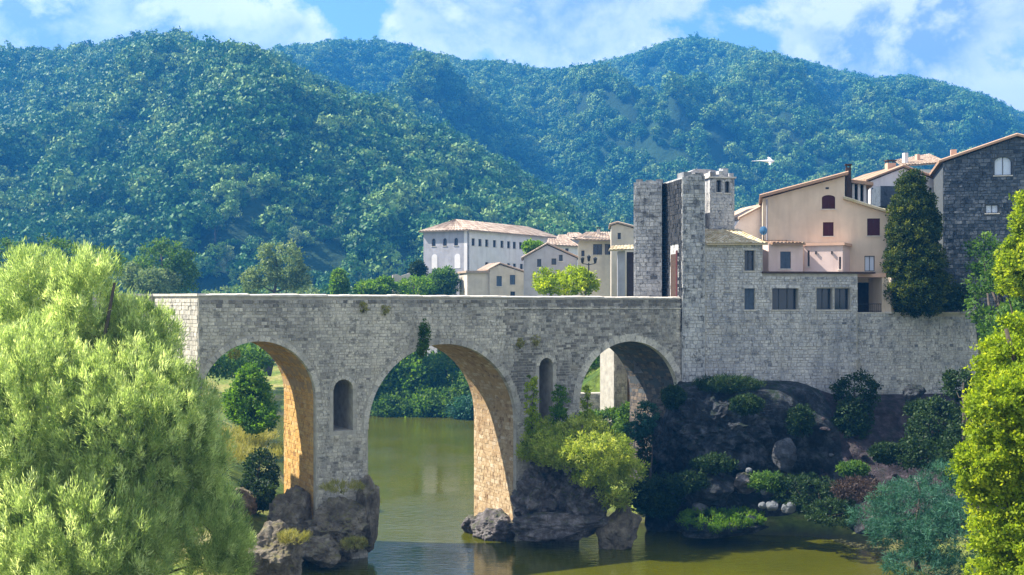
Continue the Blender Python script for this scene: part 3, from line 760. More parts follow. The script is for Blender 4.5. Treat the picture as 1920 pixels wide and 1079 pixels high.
# gate tower
tower = thing('gate_tower', 'tall ruined stone gate tower with two wings at the bridge end', 'tower', WF.p(0, 7.5, 3))
zT = Wxy(1300, 328)[1]
rw = poly(WF, [(1279, 760), (1322, 760), (1322, 330), (1300, 326), (1279, 333)])
mb = MB(); prism(mb, WF, rw, (), 0, 8.5); w1 = mb.build('wing', M['tower'], tower)
inr = pip(rw); mb = MB()
def ttint(s, z): return .25*noise.noise(Vector((s*.9, z*.35, 5)))-(.25 if z > zT-1.2 else 0)-(.12 if 14 < z < 19 else 0)
lay(mb, WF, rw[0][0], rw[1][0]+.1, 6.5, zT+.2, inr, ch=(.16, .28), ln=(.2, .42), proud=(.02, .07), tf=ttint, wild=.015)
mb.build('masonry', M['tower'], w1, kind='stuff')
LF = fr_at(1188, 76.2, -6)
lw = poly(LF, [(1188, 700), (1241, 700), (1241, 342), (1225, 339), (1188, 343)])
mb = MB(); prism(mb, LF, lw, (), 0, 6.2); w2_ = mb.build('wing', M['tower'], tower)
mb = MB(); zl = lw[2][1]; lay(mb, LF, lw[0][0], lw[1][0]+.1, 12, zl+.3, pip(lw), ch=(.17, .3), ln=(.22, .45), proud=(.02, .07), tf=lambda s, z: .22*noise.noise(Vector((s*.9, z*.35, 15)))-(.2 if z > zl-1 else 0), wild=.015)
mb.build('masonry', M['tower'], w2_, kind='stuff')
for i in range(3):                                 # broken crest blocks on both wings
    m_ = MB(); a = lw[0][0]+.15+i*.62; m_.box(LF, a, a+.42, zl-.05, zl+random.uniform(.1, .22), .05, 1.2, .2); m_.build('crest_block', M['tower'], tower)
for i in range(2):
    m_ = MB(); a = rw[0][0]+.1+i*.72; m_.box(WF, a, a+.5, zT-.2, zT+random.uniform(.05, .2), .05, 1.3, .2); m_.build('crest_block', M['tower'], tower)
IF = Fr(*WF.o, 100); IF.u = (-WF.n[0], -WF.n[1]); IF.n = (-WF.u[0], -WF.u[1])     # inner flank of the right wing
mb = MB(); zi = zT; lay(mb, IF, .02, 8.4, 11.5, zi-.05, lambda s, z: 0 < s < 8.5 and z < zi and not (.75 < s < 2.3 and z < 16.6), ch=(.18, .3), ln=(.25, .5), proud=(.02, .07)); mb.build('flank_masonry', M['shade_black_stone'], tower, kind='stuff')
z1 = EZ+(560-470)/F*74.2
mb = MB(); mb.box(IF, .85, 1.1, 12.4, z1, -.05, .0); mb.build('gate_post', M['shutter'], tower)
mb = MB(); mb.box(IF, 1.12, 2.2, 12.4, z1-.2, -.03, .0); mb.build('gate_leaf', M['dark_wood'], tower)
# turret
TF = fr_at(1331, 77.5, 10); tz0 = 12; tz1 = TF.at(1331, 334)[1]; ts1 = TF.S(1377)
holes = [opening(TF, 1343, 338, 1352, 361, .3), opening(TF, 1359, 340, 1368, 362, .3)]
mb = MB(); prism(mb, TF, rect(0, tz0, ts1, tz1), holes, 0, 1.15, reveal=.5); tu = mb.build('turret', M['tower'], tower)
for h_ in holes: window(tu, TF, h_, 'glass', .3, name='window', frame=.02)
mb = MB(); ho = [pip(h_) for h_ in holes]
lay(mb, TF, 0, ts1, tz0, tz1, lambda s, z: 0 < s < ts1 and z < tz1 and not any(f(s, z) for f in ho), ch=(.15, .24), ln=(.2, .4), proud=(.015, .045), tf=lambda s, z: .12)
mb.build('masonry', M['town'], tu, kind='stuff')
mb = MB(); mb.box(TF, -.12, ts1+.1, tz1, tz1+.09, -.1, 1.25); mb.build('cornice', M['coping'], tower)
mb = MB(); mb.box(TF, -.0, .2, tz1+.09, tz1+.35, .0, 1.1); mb.build('crest_block', M['coping'], tower)
for a, b, h_, d0_, d1_ in ((.02, .34, .30, 0, .5), (.36, .62, .14, .05, .6), (.64, .98, .38, .1, .7), (.98, 1.26, .52, .3, .9), (1.28, 1.58, .24, .0, .6), (.3, .9, .45, .75, 1.1), (1.0, 1.5, .62, .8, 1.1)):
    m_ = MB(); m_.box(TF, a, min(b, ts1), tz1+.09, tz1+.09+h_, d0_, d1_, random.random()); m_.build('crest_block', M['town'], tower)
RF = fr_at(1290, 84.5, 10); mb = MB(); prism(mb, RF, poly(RF, [(1292, 600), (1352, 600), (1352, 322), (1330, 318), (1305, 317), (1292, 323)]), (), 0, 1.5); mb.build('rear_wall', M['town'], tower)

# stone house in the rampart
shp = poly(WF, [(1322, 780), (1608, 780), (1608, 513), (1430, 513), (1430, 458), (1322, 458)])
shp[0] = (rw[1][0], shp[0][1]); shp[5] = (rw[1][0], shp[5][1])
sh = thing('rampart_house', 'stone house built into the rampart right beside the gate tower', 'house', WF.p(4, 7, 3))
H = [opening(WF, 1396, 470, 1415, 508), opening(WF, 1396, 541, 1415, 581), opening(WF, 1448, 541, 1496, 581), opening(WF, 1531, 541, 1561, 581), opening(WF, 1565, 541, 1594, 581)]
mb = MB(); prism(mb, WF, shp, H, 0.004, 7.5, reveal=.45); shw = mb.build('wall', M['mortar'], sh)
hp = [pip([(x, z) for x, z in h_]) for h_ in H]; ins = pip(shp)
def shtint(s, z): return .16*noise.noise(Vector((s*.35, z*.35, 25)))+.03
mb = MB(); lay(mb, WF, shp[0][0], shp[1][0], 6.6, shp[4][1]+.05, lambda s, z: ins(s, z) and not any(f(s, z) for f in hp), ch=(.13, .23), ln=(.16, .40), proud=(.02, .06), tf=shtint, wild=.02, d=.004)
mb.build('wall_masonry', M['town'], sh, kind='stuff')
window(sh, WF, H[0], 'glass', .25, mull=(2, 1)); window(sh, WF, H[1], 'shutter_blue', .25)
window(sh, WF, H[2], 'glass', .35, mull=(3, 1)); window(sh, WF, H[3], 'glass', .35, mull=(2, 1)); window(sh, WF, H[4], 'glass', .35, mull=(2, 1))
for h_ in H[:3]:
    m_ = MB(); m_.box(WF, h_[0][0]-.12, h_[1][0]+.12, h_[2][1], h_[2][1]+.16, -.05, .3, .8); m_.build('lintel', M['town'], sh)
eL = WF.at(1322, 459); eR = WF.at(1437, 459)
A = WF.p(eL[0]+.02, eL[1]+.05, -.28); B2 = WF.p(eR[0], eR[1]+.05, -.28); zr = eL[1]+1.15
mb = MB(); tiled(mb, A, B2, WF.p(eR[0]-.2, zr, 4.1), WF.p(eL[0]+.02, zr, 4.1)); mb.build('roof', M['tile_moss'], sh)
mb = MB(); a, b = WF.S(1428), WF.S(1640); z = shp[3][1]; mb.box(WF, a, b, z, z+.12, -.12, .6); mb.build('coping', M['dark_wood'], sh)
mb = MB(); mb.box(WF, WF.S(1428), WF.S(1612), z-.25, z-.02, .7, 7.5); mb.build('terrace_floor', M['asphalt'], sh)
# retaining wall to the right
rt = thing('retaining_wall', 'long stone retaining wall on the right ending in a pillar', 'wall', WF.p(14, 7, 1))
rp = poly(WF, [(1598, 800), (1856, 800), (1846, 700), (1840, 650), (1834, 588), (1598, 588)])
mb = MB(); prism(mb, WF, rp, (), .42, 1.6); mb.build('wall', M['mortar'], rt)
mb = MB(); lay(mb, WF, rp[0][0]+.2, rp[1][0], 6.2, rp[4][1], pip(rp), ch=(.12, .22), ln=(.14, .36), proud=(.02, .06), tf=lambda s, z: .14*noise.noise(Vector((s*.35, z*.35, 35)))+.0, wild=.02, d=.42)
mb.build('wall_masonry', M['town'], rt, kind='stuff')
pp = poly(WF, [(1806, 589), (1835, 589), (1835, 544), (1806, 544)]); mb = MB(); prism(mb, WF, pp, (), .36, 1.3); q = mb.build('end_pillar', M['mortar'], rt)
mb = MB(); lay(mb, WF, pp[0][0], pp[1][0], pp[0][1], pp[2][1], pip(pp), ch=(.14, .2), ln=(.2, .4), d=.36); mb.build('masonry', M['town'], q, kind='stuff')
s = rp[5][0]+.35
while s < pp[0][0]-.1:
    e = min(s+random.uniform(.5, .8), pp[0][0]); m_ = MB(); m_.box(WF, s+.005, e-.005, rp[4][1], rp[4][1]+.07, .36, 1.6); m_.build('coping_stone', M['coping'], rt); s = e
# dark recessed terrace with a sunlit pier
tr_ = thing('covered_terrace', 'dark covered terrace opening beside the sunlit pier and conical tree', 'terrace', WF.p(12, 12, 3))
tz = rp[4][1]; z1 = WF.at(1640, 520)[1]
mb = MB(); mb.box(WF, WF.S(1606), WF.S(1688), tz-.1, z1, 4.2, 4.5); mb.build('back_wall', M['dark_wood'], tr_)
mb = MB(); mb.box(WF, WF.S(1604), WF.S(1668), z1, z1+.25, .45, 4.6); mb.build('ceiling_slab', M['salmon'], tr_)
mb = MB(); mb.box(WF, WF.S(1661), WF.S(1668), tz-.05, z1, .5, 2.3); mb.build('pier', M['cream'], tr_)
mb = MB(); mb.box(WF, WF.S(1596), WF.S(1606), tz-.1, z1+.25, .02, 4.6); mb.build('side_wall', M['mortar'], tr_)
sf = Fr(*[WF.p(WF.S(1663), 0, .7)[k] for k in (0, 1)], -42); mb = MB(); mb.box(sf, 0, .62, tz, z1-.02, 0, .5); sp_ = thing('sunlit_pillar', 'pale pillar in full sun between the dark terrace and the tree', 'pillar', sf.p(.3, tz, .2)); mb.build('shaft', M['cream'], sp_)
mb = MB(); mb.box(sf, -.05, .67, tz, tz+.12, -.05, .55); mb.build('base', M['coping'], sp_)
rl = thing('iron_railing', 'thin dark iron railing along the top of the retaining wall', 'railing', WF.p(13, tz, .6))
a, b = WF.S(1608), WF.S(1805); zr0 = tz+.07
mb = MB(); mb.box(WF, a, b, zr0+.50, zr0+.54, .58, .62); mb.build('top_rail', M['iron'], rl)
mb = MB(); mb.box(WF, a, b, zr0+.06, zr0+.09, .585, .615); mb.build('bottom_rail', M['iron'], rl)
mb = MB(); s = a
while s < b: mb.tube([WF.p(s, zr0, .6), WF.p(s, zr0+.5, .6)], [.011, .011], 5); s += .13
mb.build('balusters', M['iron'], rl, kind='stuff')

# houses: facade outline in a plane, openings, roof edge
def house(name, label, fr, outline, depth, wall, wins=(), roof=None, roofmat='tile', winkind='glass', reveal=.3, over=.2, th=.13, holes_=None, mull=(2, 1), cat='house'):
    ol = poly(fr, outline); cx_ = sum(p[0] for p in ol)/len(ol); t = thing(name, label, cat, fr.p(cx_, min(p[1] for p in ol), depth/2))
    hs = [opening(fr, *w_[:4], *(w_[4:5] if len(w_) > 4 else ())) for w_ in wins]
    mb = MB(); prism(mb, fr, ol, hs, 0, depth, reveal=reveal); mb.build('wall', M[wall], t)
    for w_, h_ in zip(wins, hs): window(t, fr, h_, w_[5] if len(w_) > 5 else winkind, reveal*.55, mull=mull, frame=.045)
    if roof:
        pts = [fr.at(*p) for p in roof]; roof_strip(fr, pts, 0, depth, th, over).build('roof', M[roofmat], t)
    return t
CF = fr_at(1430, 79, -11)
crm = house('cream_house', 'tall cream gabled house with dark red shutters above the rampart', CF, [(1430, 530), (1666, 530), (1666, 401), (1584, 375), (1584, 331), (1430, 373)], 7.5, 'cream',
            [(1541, 366, 1566, 392, .22, 'shutter'), (1543, 417, 1563, 443, 0, 'shutter'), (1626, 410, 1650, 442, 0, 'shutter'), (1621, 480, 1640, 509, 0, 'pale_glass')],
            roof=[(1424, 372), (1590, 328)], roofmat='tile', over=.35, th=.16)
pts = [CF.at(1581, 374), CF.at(1668, 401)]; roof_strip(CF, pts, 0, 7.5, .14, .3).build('lower_roof', M['tile_moss'], crm)
mb = MB(); vx, vz = CF.at(1551, 353); mb.box(CF, vx-.1, vx+.1, vz-.07, vz+.05, -.03, .0); mb.build('vent', M['iron'], crm)
def chimney(parent, fr, x0, x1, yt, yb, d, m='salmon', cap=True, name='chimney', dep=.5):
    a, zt = fr.at(x0, yt); b, zb = fr.at(x1, yb); mb = MB(); mb.box(fr, a, b, zb, zt, d, d+dep); c_ = mb.build(name, M[m], parent)
    if cap:
        mb = MB(); mb.box(fr, a-.05, b+.05, zt+.16, zt+.23, d-.05, d+dep+.05)
        for s_ in (a+.02, b-.08): mb.box(fr, s_, s_+.06, zt, zt+.16, d+.02, d+.08); mb.box(fr, s_, s_+.06, zt, zt+.16, d+dep-.08, d+dep-.02)
        mb.build('cap', M['dark_wood'], c_)
    return c_
mb = MB(); a = CF.S(1438); mb.tube([CF.p(a, CF.at(1438, 374)[1], -.08), CF.p(a, 15.5, -.08)], [.05, .05], 8); mb.build('downpipe', M['grey_render'], crm)
chimney(crm, CF, 1588, 1598, 312, 376, .8, 'dark_wood')
# block with tall piers behind the cream house
bh = thing('narrow_annex', 'narrow pale annex with upright piers behind the cream house chimney', 'building', CF.p(6, 14, 5))
mb = MB(); prism(mb, CF, poly(CF, [(1584, 420), (1640, 420), (1640, 338), (1584, 331)]), (), 4.2, 7.0); mb.build('wall', M['grey_render'], bh)
for x in (1602, 1613, 1624):
    a = CF.S(x); mb = MB(); mb.box(CF, a, a+.16, 15, CF.at(x, 340)[1], 1.8, 4.2); mb.build('pier', M['white'], bh)
mb = MB(); prism(mb, CF, poly(CF, [(1582, 337), (1642, 344), (1642, 338), (1582, 330)]), (), 1.5, 7.2); mb.build('roof', M['tile'], bh)
GF = fr_at(1625, 88, 6)
gh_ = house('gabled_house', 'low gabled house with tiled roof peeking over the conical tree', GF, [(1632, 470), (1766, 470), (1766, 342), (1693, 316), (1632, 340)], 7, 'white', [(1742, 352, 1748, 361)], roof=[(1622, 341), (1692, 314), (1770, 341)], roofmat='tile')
chimney(gh_, GF, 1675, 1691, 303, 316, 1.0, 'salmon'); mb = MB(); mb.box(GF, GF.S(1634), GF.S(1668), GF.at(1650, 390)[1], GF.at(1650, 353)[1], -1.6, -.05); mb.build('lean_to', M['dark_stone'], gh_)
UF = fr_at(1700, 100, 4)
up = house('upper_house', 'pale upper house with bleached roof highest on the hill street', UF, [(1700, 420), (1800, 420), (1800, 318), (1700, 318)], 6, 'white')
mb = MB(); tiled(mb, UF.p(UF.S(1688), UF.at(1700, 312)[1], -.4), UF.p(UF.S(1775), UF.at(1775, 306)[1], -.4), UF.p(UF.S(1790), UF.at(1790, 276)[1], 5), UF.p(UF.S(1722), UF.at(1722, 288)[1], 5)); mb.build('roof', M['tile_far'], up)
chimney(up, UF, 1705, 1712, 284, 312, 1.0, 'white', False); chimney(up, UF, 1738, 1744, 284, 300, 2., 'salmon', False)
# dark stone house on the right edge
DF = fr_at(1766, 80, -15)
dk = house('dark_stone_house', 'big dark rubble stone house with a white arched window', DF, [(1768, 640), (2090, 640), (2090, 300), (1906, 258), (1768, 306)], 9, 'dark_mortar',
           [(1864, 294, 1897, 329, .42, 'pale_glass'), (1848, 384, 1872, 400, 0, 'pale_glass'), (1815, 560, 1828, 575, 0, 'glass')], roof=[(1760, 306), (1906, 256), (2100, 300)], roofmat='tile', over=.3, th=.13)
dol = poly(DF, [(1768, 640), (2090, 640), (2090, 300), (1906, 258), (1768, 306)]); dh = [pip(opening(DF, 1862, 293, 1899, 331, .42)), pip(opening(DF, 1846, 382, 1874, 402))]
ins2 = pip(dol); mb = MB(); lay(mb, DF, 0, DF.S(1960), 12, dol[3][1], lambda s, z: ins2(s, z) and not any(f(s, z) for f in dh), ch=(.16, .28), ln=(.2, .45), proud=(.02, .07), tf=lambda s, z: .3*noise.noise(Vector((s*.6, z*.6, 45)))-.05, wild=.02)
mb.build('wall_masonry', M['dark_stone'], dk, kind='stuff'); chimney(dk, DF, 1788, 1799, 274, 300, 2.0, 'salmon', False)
# pink terrace house
PF = fr_at(1440, 75.6, 10)
pk = house('pink_house', 'small pink terrace house with a blue grey shutter', PF, [(1441, 530), (1506, 530), (1506, 457), (1441, 457)], 2.8, 'pink', [(1463, 472, 1483, 504, 0, 'shutter_blue')])
mb = MB(); a, b = PF.S(1445), PF.S(1507); z = PF.at(1470, 457)[1]; tiled(mb, PF.p(a, z, -.3), PF.p(b, z, -.3), PF.p(b, z+.28, 2.8), PF.p(a, z+.28, 2.8)); mb.build('roof', M['tile'], pk)
PF2 = fr_at(1508, 76.9, -26)
sa = house('salmon_annex', 'small sunlit pink annex with salmon cornice left of the conical tree', PF2, [(1508, 530), (1580, 530), (1580, 457), (1508, 457)], 2.4, 'pink', [(1514, 470, 1518, 500), (1573, 482, 1577, 505)])
mb = MB(); z = PF2.at(1540, 461)[1]; mb.box(PF2, PF2.S(1505), PF2.S(1584), z, z+.17, -.1, 2.5); mb.build('cornice', M['salmon'], sa)
for x in (1530, 1560):
    m_ = MB(); a, z = PF2.at(x, 474); m_.box(PF2, a-.04, a+.04, z-.1, z+.08, -.1, 0); m_.build('wall_lamp', M['iron'], sa)
# low gable behind the turret
VF = fr_at(1378, 84, 8)
bk2 = house('reddish_roof_house', 'small house with sloping reddish roof right of the turret', VF, [(1378, 470), (1432, 470), (1432, 388), (1390, 408), (1378, 425)], 5, 'white', roof=[(1384, 412), (1434, 386)], roofmat='tile_far')
mb = MB(); tiled(mb, VF.p(0, VF.at(1378, 396)[1], 5), VF.p(VF.S(1430), VF.at(1430, 392)[1], 5), VF.p(VF.S(1430), VF.at(1430, 380)[1], 8), VF.p(0, VF.at(1378, 380)[1], 8)); mb.build('rear_roof', M['tile_far'], bk2)
# satellite dish on the rampart house roof
dp = WF.p(WF.S(1437), WF.at(1437, 432)[1], .5); ds = thing('satellite_dish', 'small blue satellite dish on the roof beside the pink house', 'satellite dish', dp-Vector((0, 0, .45)))
mb = MB(); vs = [dp+Vector((.24*r_*math.cos(a), -.02-.08*(1-r_*r_), .27*r_*math.sin(a))) for r_ in (.0, .5, 1.) for a in [k*math.pi/8 for k in range(16)]]
mb.add(vs, [(j*16+k, j*16+(k+1) % 16, (j+1)*16+(k+1) % 16, (j+1)*16+k) for j in range(2) for k in range(16)]); mb.build('reflector', M['blue_dish'], ds, smooth=True)
mb = MB(); mb.tube([dp-Vector((0, -.05, .6)), dp+Vector((0, .05, 0))], [.025, .025], 6); mb.build('mast', M['iron'], ds)
mb = MB(); mb.tube([dp-Vector((0, 0, .22)), dp-Vector((0, .3, .05))], [.012, .012], 5); mb.build('feed_arm', M['iron'], ds)
# white bird in flight
bp = P(1441, 303, 92); bird = thing('flying_bird', 'white bird in flight before the blue hillside above the roofs', 'bird', bp)
mb = MB(); mb.tube([bp+Vector((x, 0, z)) for x, z in ((-1.25, .02), (-.95, .03), (-.6, .05), (-.3, .03), (0, 0), (.25, 0), (.45, .02))], [.01, .02, .035, .07, .13, .13, .03], 8); mb.build('body', M['feather'], bird, smooth=True)
for sgn in (-1, 1):
    q = []; 
    for k in range(7):
        a = k/6; ch_ = .34*(1-a*.8); y0 = .04+a*.55; zz = (.30*math.sin(a*2.0) if sgn > 0 else -.34*a**1.3)+.03; xx = .12-.10*a*a
        q.append((bp+Vector((xx-ch_*.5, sgn*y0*.5, zz)), bp+Vector((xx+ch_*.5, sgn*y0*.5, zz-.02))))
    mb = MB()
    for k in range(6):
        (a0, a1), (b0_, b1_) = q[k], q[k+1]; u_ = Vector((0, 0, .025))
        mb.hexa([a0, a1, b1_, b0_]+[p_+u_ for p_ in (a0, a1, b1_, b0_)])
    mb.build('wing', M['feather'], bird, smooth=True)

# ------------------------------------------------------------------ the far village
MF = fr_at(876, 158, 60)                            # long facade recedes to the right
mo = thing('long_white_house', 'long white hipped roof building with two rows of small windows', 'building', MF.p(10, 8, 5))
Sr = MF.S(1046); ze = MF.at(876, 432)[1]; zb = 6
EF = Fr(*MF.o, 150); EF.u = (math.cos(R(150)), math.sin(R(150))); EF.n = (-math.cos(R(60)), -math.sin(R(60)))
Se = EF.S(794)
hs = []
for x in (887.6, 900.3, 913, 927.6, 941.5, 954, 964.7, 976.5, 990): a = MF.S(x); hs.append(rect(a-.42, ze-1.95, a+.42, ze-1.0))
for x in (913, 929, 941.5, 954, 965, 978): a = MF.S(x); hs.append(rect(a-.42, ze-4.9, a+.42, ze-4.0))
mb = MB(); prism(mb, MF, rect(0, zb, Sr, ze), hs, 0, .5, reveal=.3); wl = mb.build('front_wall', M['white'], mo)
for h_ in hs: window(mo, MF, h_, 'glass', .2, frame=.06, mull=(2, 1))
he = [arch_loop(EF.S(x)-.30, ze-1.95, EF.S(x)+.30, ze-.95) for x in (813, 834, 855)]
he2 = [arch_loop(EF.S(x)-.45, ze-4.9, EF.S(x)+.45, ze-3.0) for x in (858, 815)]
mb = MB(); prism(mb, EF, rect(.0, zb, Se, ze), he, 0.004, .5, reveal=.3); mb.build('end_wall', M['grey_render'], mo)
for h_ in he: window(mo, EF, [(a, b) for a, b in h_], 'glass', .2, frame=.05, mull=(2, 1))
for h_ in he2:
    m_ = MB(); prism(m_, EF, h_, (), -.03, .1); m_.build('blind_window', M['white'], mo)
mb = MB(); prism(mb, MF, rect(.5, zb, Sr-.02, ze-.05), (), Se-.4, Se, None); mb.build('rear_wall', M['white'], mo)
zr = ze+1.6; o_ = .5
c00 = MF.p(-o_, ze, -o_); c10 = MF.p(Sr+o_, ze, -o_); c11 = MF.p(Sr+o_, ze, Se+o_); c01 = MF.p(-o_, ze, Se+o_); r0 = MF.p(2.6, zr, Se/2); r1 = MF.p(Sr-3, zr, Se/2)
for q in ((c00, c10, r1, r0), (c01, c00, r0, r0+Vector((.01, 0, 0))), (c11, c01, r0, r1)):
    m_ = MB(); tiled(m_, *q, pitch=.5, amp=.09, rows=.9); m_.build('roof', M['tile_far'], mo)
SF = fr_at(918, 147, 14)
hs_ = house('small_cream_house', 'small cream gabled house just above the bridge parapet', SF, [(918, 590), (982, 590), (982, 511), (937, 497), (918, 505)], 6, 'tan', [(931, 518, 941, 537, 0, 'shutter_blue'), (956, 516, 966, 534, 0, 'shutter_blue'), (957, 547, 966, 560, 0, 'glass')], roof=[(915, 507), (937, 495), (985, 511)], roofmat='tile_far')
mb = MB(); mb.box(SF, SF.S(877), -.02, 8, SF.at(900, 512)[1], .3, 5); mb.build('side_wing', M['tan'], hs_)
mb = MB(); mb.box(SF, SF.S(874), -.05, SF.at(900, 512)[1], SF.at(900, 508)[1], .0, 5.2); mb.build('wing_roof', M['tile_far'], hs_)
g2 = fr_at(982, 126, -1)
house('grey_gabled_house', 'grey gabled house rising behind the lime green bush', g2, [(982, 590), (1082, 590), (1082, 485), (1026, 460), (982, 484)], 8, 'grey_render', [(1007, 486, 1015, 501), (1034, 485, 1043, 497), (1048, 478, 1055, 490)], roof=[(977, 486), (1026, 458), (1086, 485)], roofmat='tile_far')
g3 = fr_at(1028, 142, 10); bw2 = house('low_white_house', 'low white house with a plain roof behind the grey gable', g3, [(1028, 520), (1088, 520), (1088, 462), (1028, 458)], 6, 'white', [(1060, 466, 1066, 474)])
mb = MB(); tiled(mb, g3.p(-.3, g3.at(1028, 459)[1], -.3), g3.p(g3.S(1090), g3.at(1088, 463)[1], -.3), g3.p(g3.S(1086), g3.at(1086, 446)[1], 5), g3.p(1, g3.at(1035, 444)[1], 5), pitch=.4, rows=.7); mb.build('roof', M['tile_far'], bw2)
g4 = fr_at(1084, 122, -3)
lg = house('loggia_house', 'tan house with a dark open loggia left of the tower', g4, [(1084, 590), (1154, 590), (1154, 449), (1097, 442), (1084, 455)], 7, 'tan', [(1112, 458, 1129, 478, 0, 'glass'), (1134, 458, 1148, 478, 0, 'glass'), (1090, 470, 1096, 481, 0, 'glass')], reveal=.9)
mb = MB(); tiled(mb, g4.p(-.4, g4.at(1084, 450)[1], -.6), g4.p(g4.S(1158), g4.at(1154, 452)[1], -.6), g4.p(g4.S(1150), g4.at(1150, 432)[1], 4), g4.p(.8, g4.at(1095, 432)[1], 4), pitch=.35, rows=.6); mb.build('roof', M['tile_far'], lg)
chimney(lg, g4, 1120, 1126, 428, 440, 2.5, 'tan')
g5 = fr_at(1143, 112, -4)
th = house('tan_tower_house', 'upright tan house squeezed between loggia house and gate tower', g5, [(1146, 590), (1200, 590), (1200, 432), (1158, 420), (1146, 424)], 6, 'tan', [(1158, 437, 1164, 449, 0, 'glass')], roof=[(1142, 424), (1158, 419), (1204, 431)], roofmat='tile_far')
g6 = fr_at(1143, 106, -4); ls = thing('lean_to_shed', 'stone lean-to with a mossy slanted roof touching the gate tower', 'shed', g6.p(1, 8, 2))
mb = MB(); prism(mb, g6, poly(g6, [(1158, 600), (1172, 600), (1172, 470), (1158, 472)]), (), 0, 2); mb.build('wall', M['grey_render'], ls)
mb = MB(); tiled(mb, g6.p(-.1, g6.at(1143, 470)[1], -.4), g6.p(g6.S(1190), g6.at(1188, 468)[1], -.4), g6.p(g6.S(1190), g6.at(1188, 458)[1], 2.4), g6.p(.2, g6.at(1146, 460)[1], 2.4), pitch=.3, rows=.6); mb.build('roof', M['tile_moss'], ls)
mb = MB(); mb.box(g6, g6.S(1176), g6.S(1192), 8, g6.at(1180, 472)[1], 1.2, 2); mb.build('recess', M['dark_wood'], ls)
g7 = fr_at(1052, 165, 8)
for nm, lb, q in (('rear_house', 'small house with reddish roof behind the low white house', (1048, 1072, 470, 440, 165)), ('rear_house', 'plain rear house whose roof shows left of the loggia house', (1066, 1096, 470, 436, 175))):
    f_ = fr_at(q[0], q[4], 8); hh = house(nm, lb, f_, [(q[0], 560), (q[1], 560), (q[1], q[3]+10), (q[0], q[3]+10)], 6, 'grey_render')
    m_ = MB(); tiled(m_, f_.p(-.5, f_.at(q[0], q[3]+10)[1], -.5), f_.p(f_.S(q[1])+.5, f_.at(q[1], q[3]+10)[1], -.5), f_.p(f_.S(q[1]), f_.at(q[1], q[3]-2)[1], 4), f_.p(.6, f_.at(q[0], q[3]-2)[1], 4), pitch=.45, rows=.8); m_.build('roof', M['tile_far'], hh)
gw = fr_at(736, 150, 12); wl_ = thing('garden_wall', 'low pale broken garden wall between the trees left of the village', 'wall', gw.p(1.5, 8, .3))
mb = MB(); prism(mb, gw, poly(gw, [(736, 600), (776, 600), (776, 524), (768, 512), (752, 518), (744, 514), (736, 516)]), (), 0, .5); mb.build('wall', M['tan'], wl_)
# street lamp behind the bridge
lp = P(1104, 560, 96); lamp = thing('street_lamp', 'dark iron street lamp in front of the loggia house', 'street lamp', (lp.x, lp.y, 10.5)); zt = P(1104, 486, 96).z
mb = MB(); mb.tube([(lp.x, lp.y, 10.5), (lp.x, lp.y, zt-.3)], [.07, .045], 8); mb.build('post', M['iron'], lamp)
mb = MB(); mb.tube([(lp.x-.5, lp.y, zt-.35), (lp.x, lp.y, zt-.45), (lp.x+.5, lp.y, zt-.35)], [.03, .035, .03], 6); mb.build('arm', M['iron'], lamp)
for dx in (-.5, .0, .5):
    mb = MB(); z0 = zt-.35 if dx else zt-.2; mb.tube([(lp.x+dx, lp.y, z0), (lp.x+dx, lp.y, z0+.08), (lp.x+dx, lp.y, z0+.4), (lp.x+dx, lp.y, z0+.52)], [.06, .1, .16, .03], 6); mb.build('lantern', M['iron'], lamp)

# ------------------------------------------------------------------ beyond the arches
pt = MB(); q = [(-37, 86), (-14, 88), (-16, 93), (-37, 92)]
pt.add([(x, y, gz(x, y)+.12) for x, y in ((-37, 86), (-33, 86.5), (-28, 87), (-24, 87.5), (-20, 88), (-37, 92), (-33, 92), (-28, 92.5), (-24, 93), (-20, 93))], [(i, i+1, i+6, i+5) for i in range(4)]); pt.build('gravel_path', M['path'], kind='structure')
pv = fr_at(1150, 84, 24)
col = thing('stone_pillars', 'pair of tall stone piers seen through the right arch', 'pillars', pv.p(1, 2, .5))
for (x0, x1, m_) in ((1151, 1176, 'bridge'), (1190, 1206, 'barrel')):
    a, b = pv.S(x0), pv.S(x1); q = MB(); q.box(pv, a, b, 0, 13, 0, 2.0); o_ = q.build('pier', M['mortar' if m_ == 'bridge' else 'warm_mortar'], col)
    q = MB(); lay(q, pv, a, b, 2, 13, lambda s, z: a <= s <= b, ch=(.18, .26), ln=(.25, .45)); q.build('masonry', M[m_], o_, kind='stuff')
qv = fr_at(1082, 90, 6); qw = thing('quay_wall', 'low rubble quay wall behind the right arch', 'wall', qv.p(2, 3, .5)); a, b = qv.S(1085), qv.S(1210); zt = qv.at(1120, 738)[1]
mb = MB(); mb.box(qv, a, b, -1, zt, 0, 1.2); o_ = mb.build('wall', M['mortar'], qw)
mb = MB(); lay(mb, qv, a, b, 2, zt, lambda s, z: a <= s <= b and z < zt, ch=(.18, .28), ln=(.25, .45)); mb.build('masonry', M['town'], qw, kind='stuff')

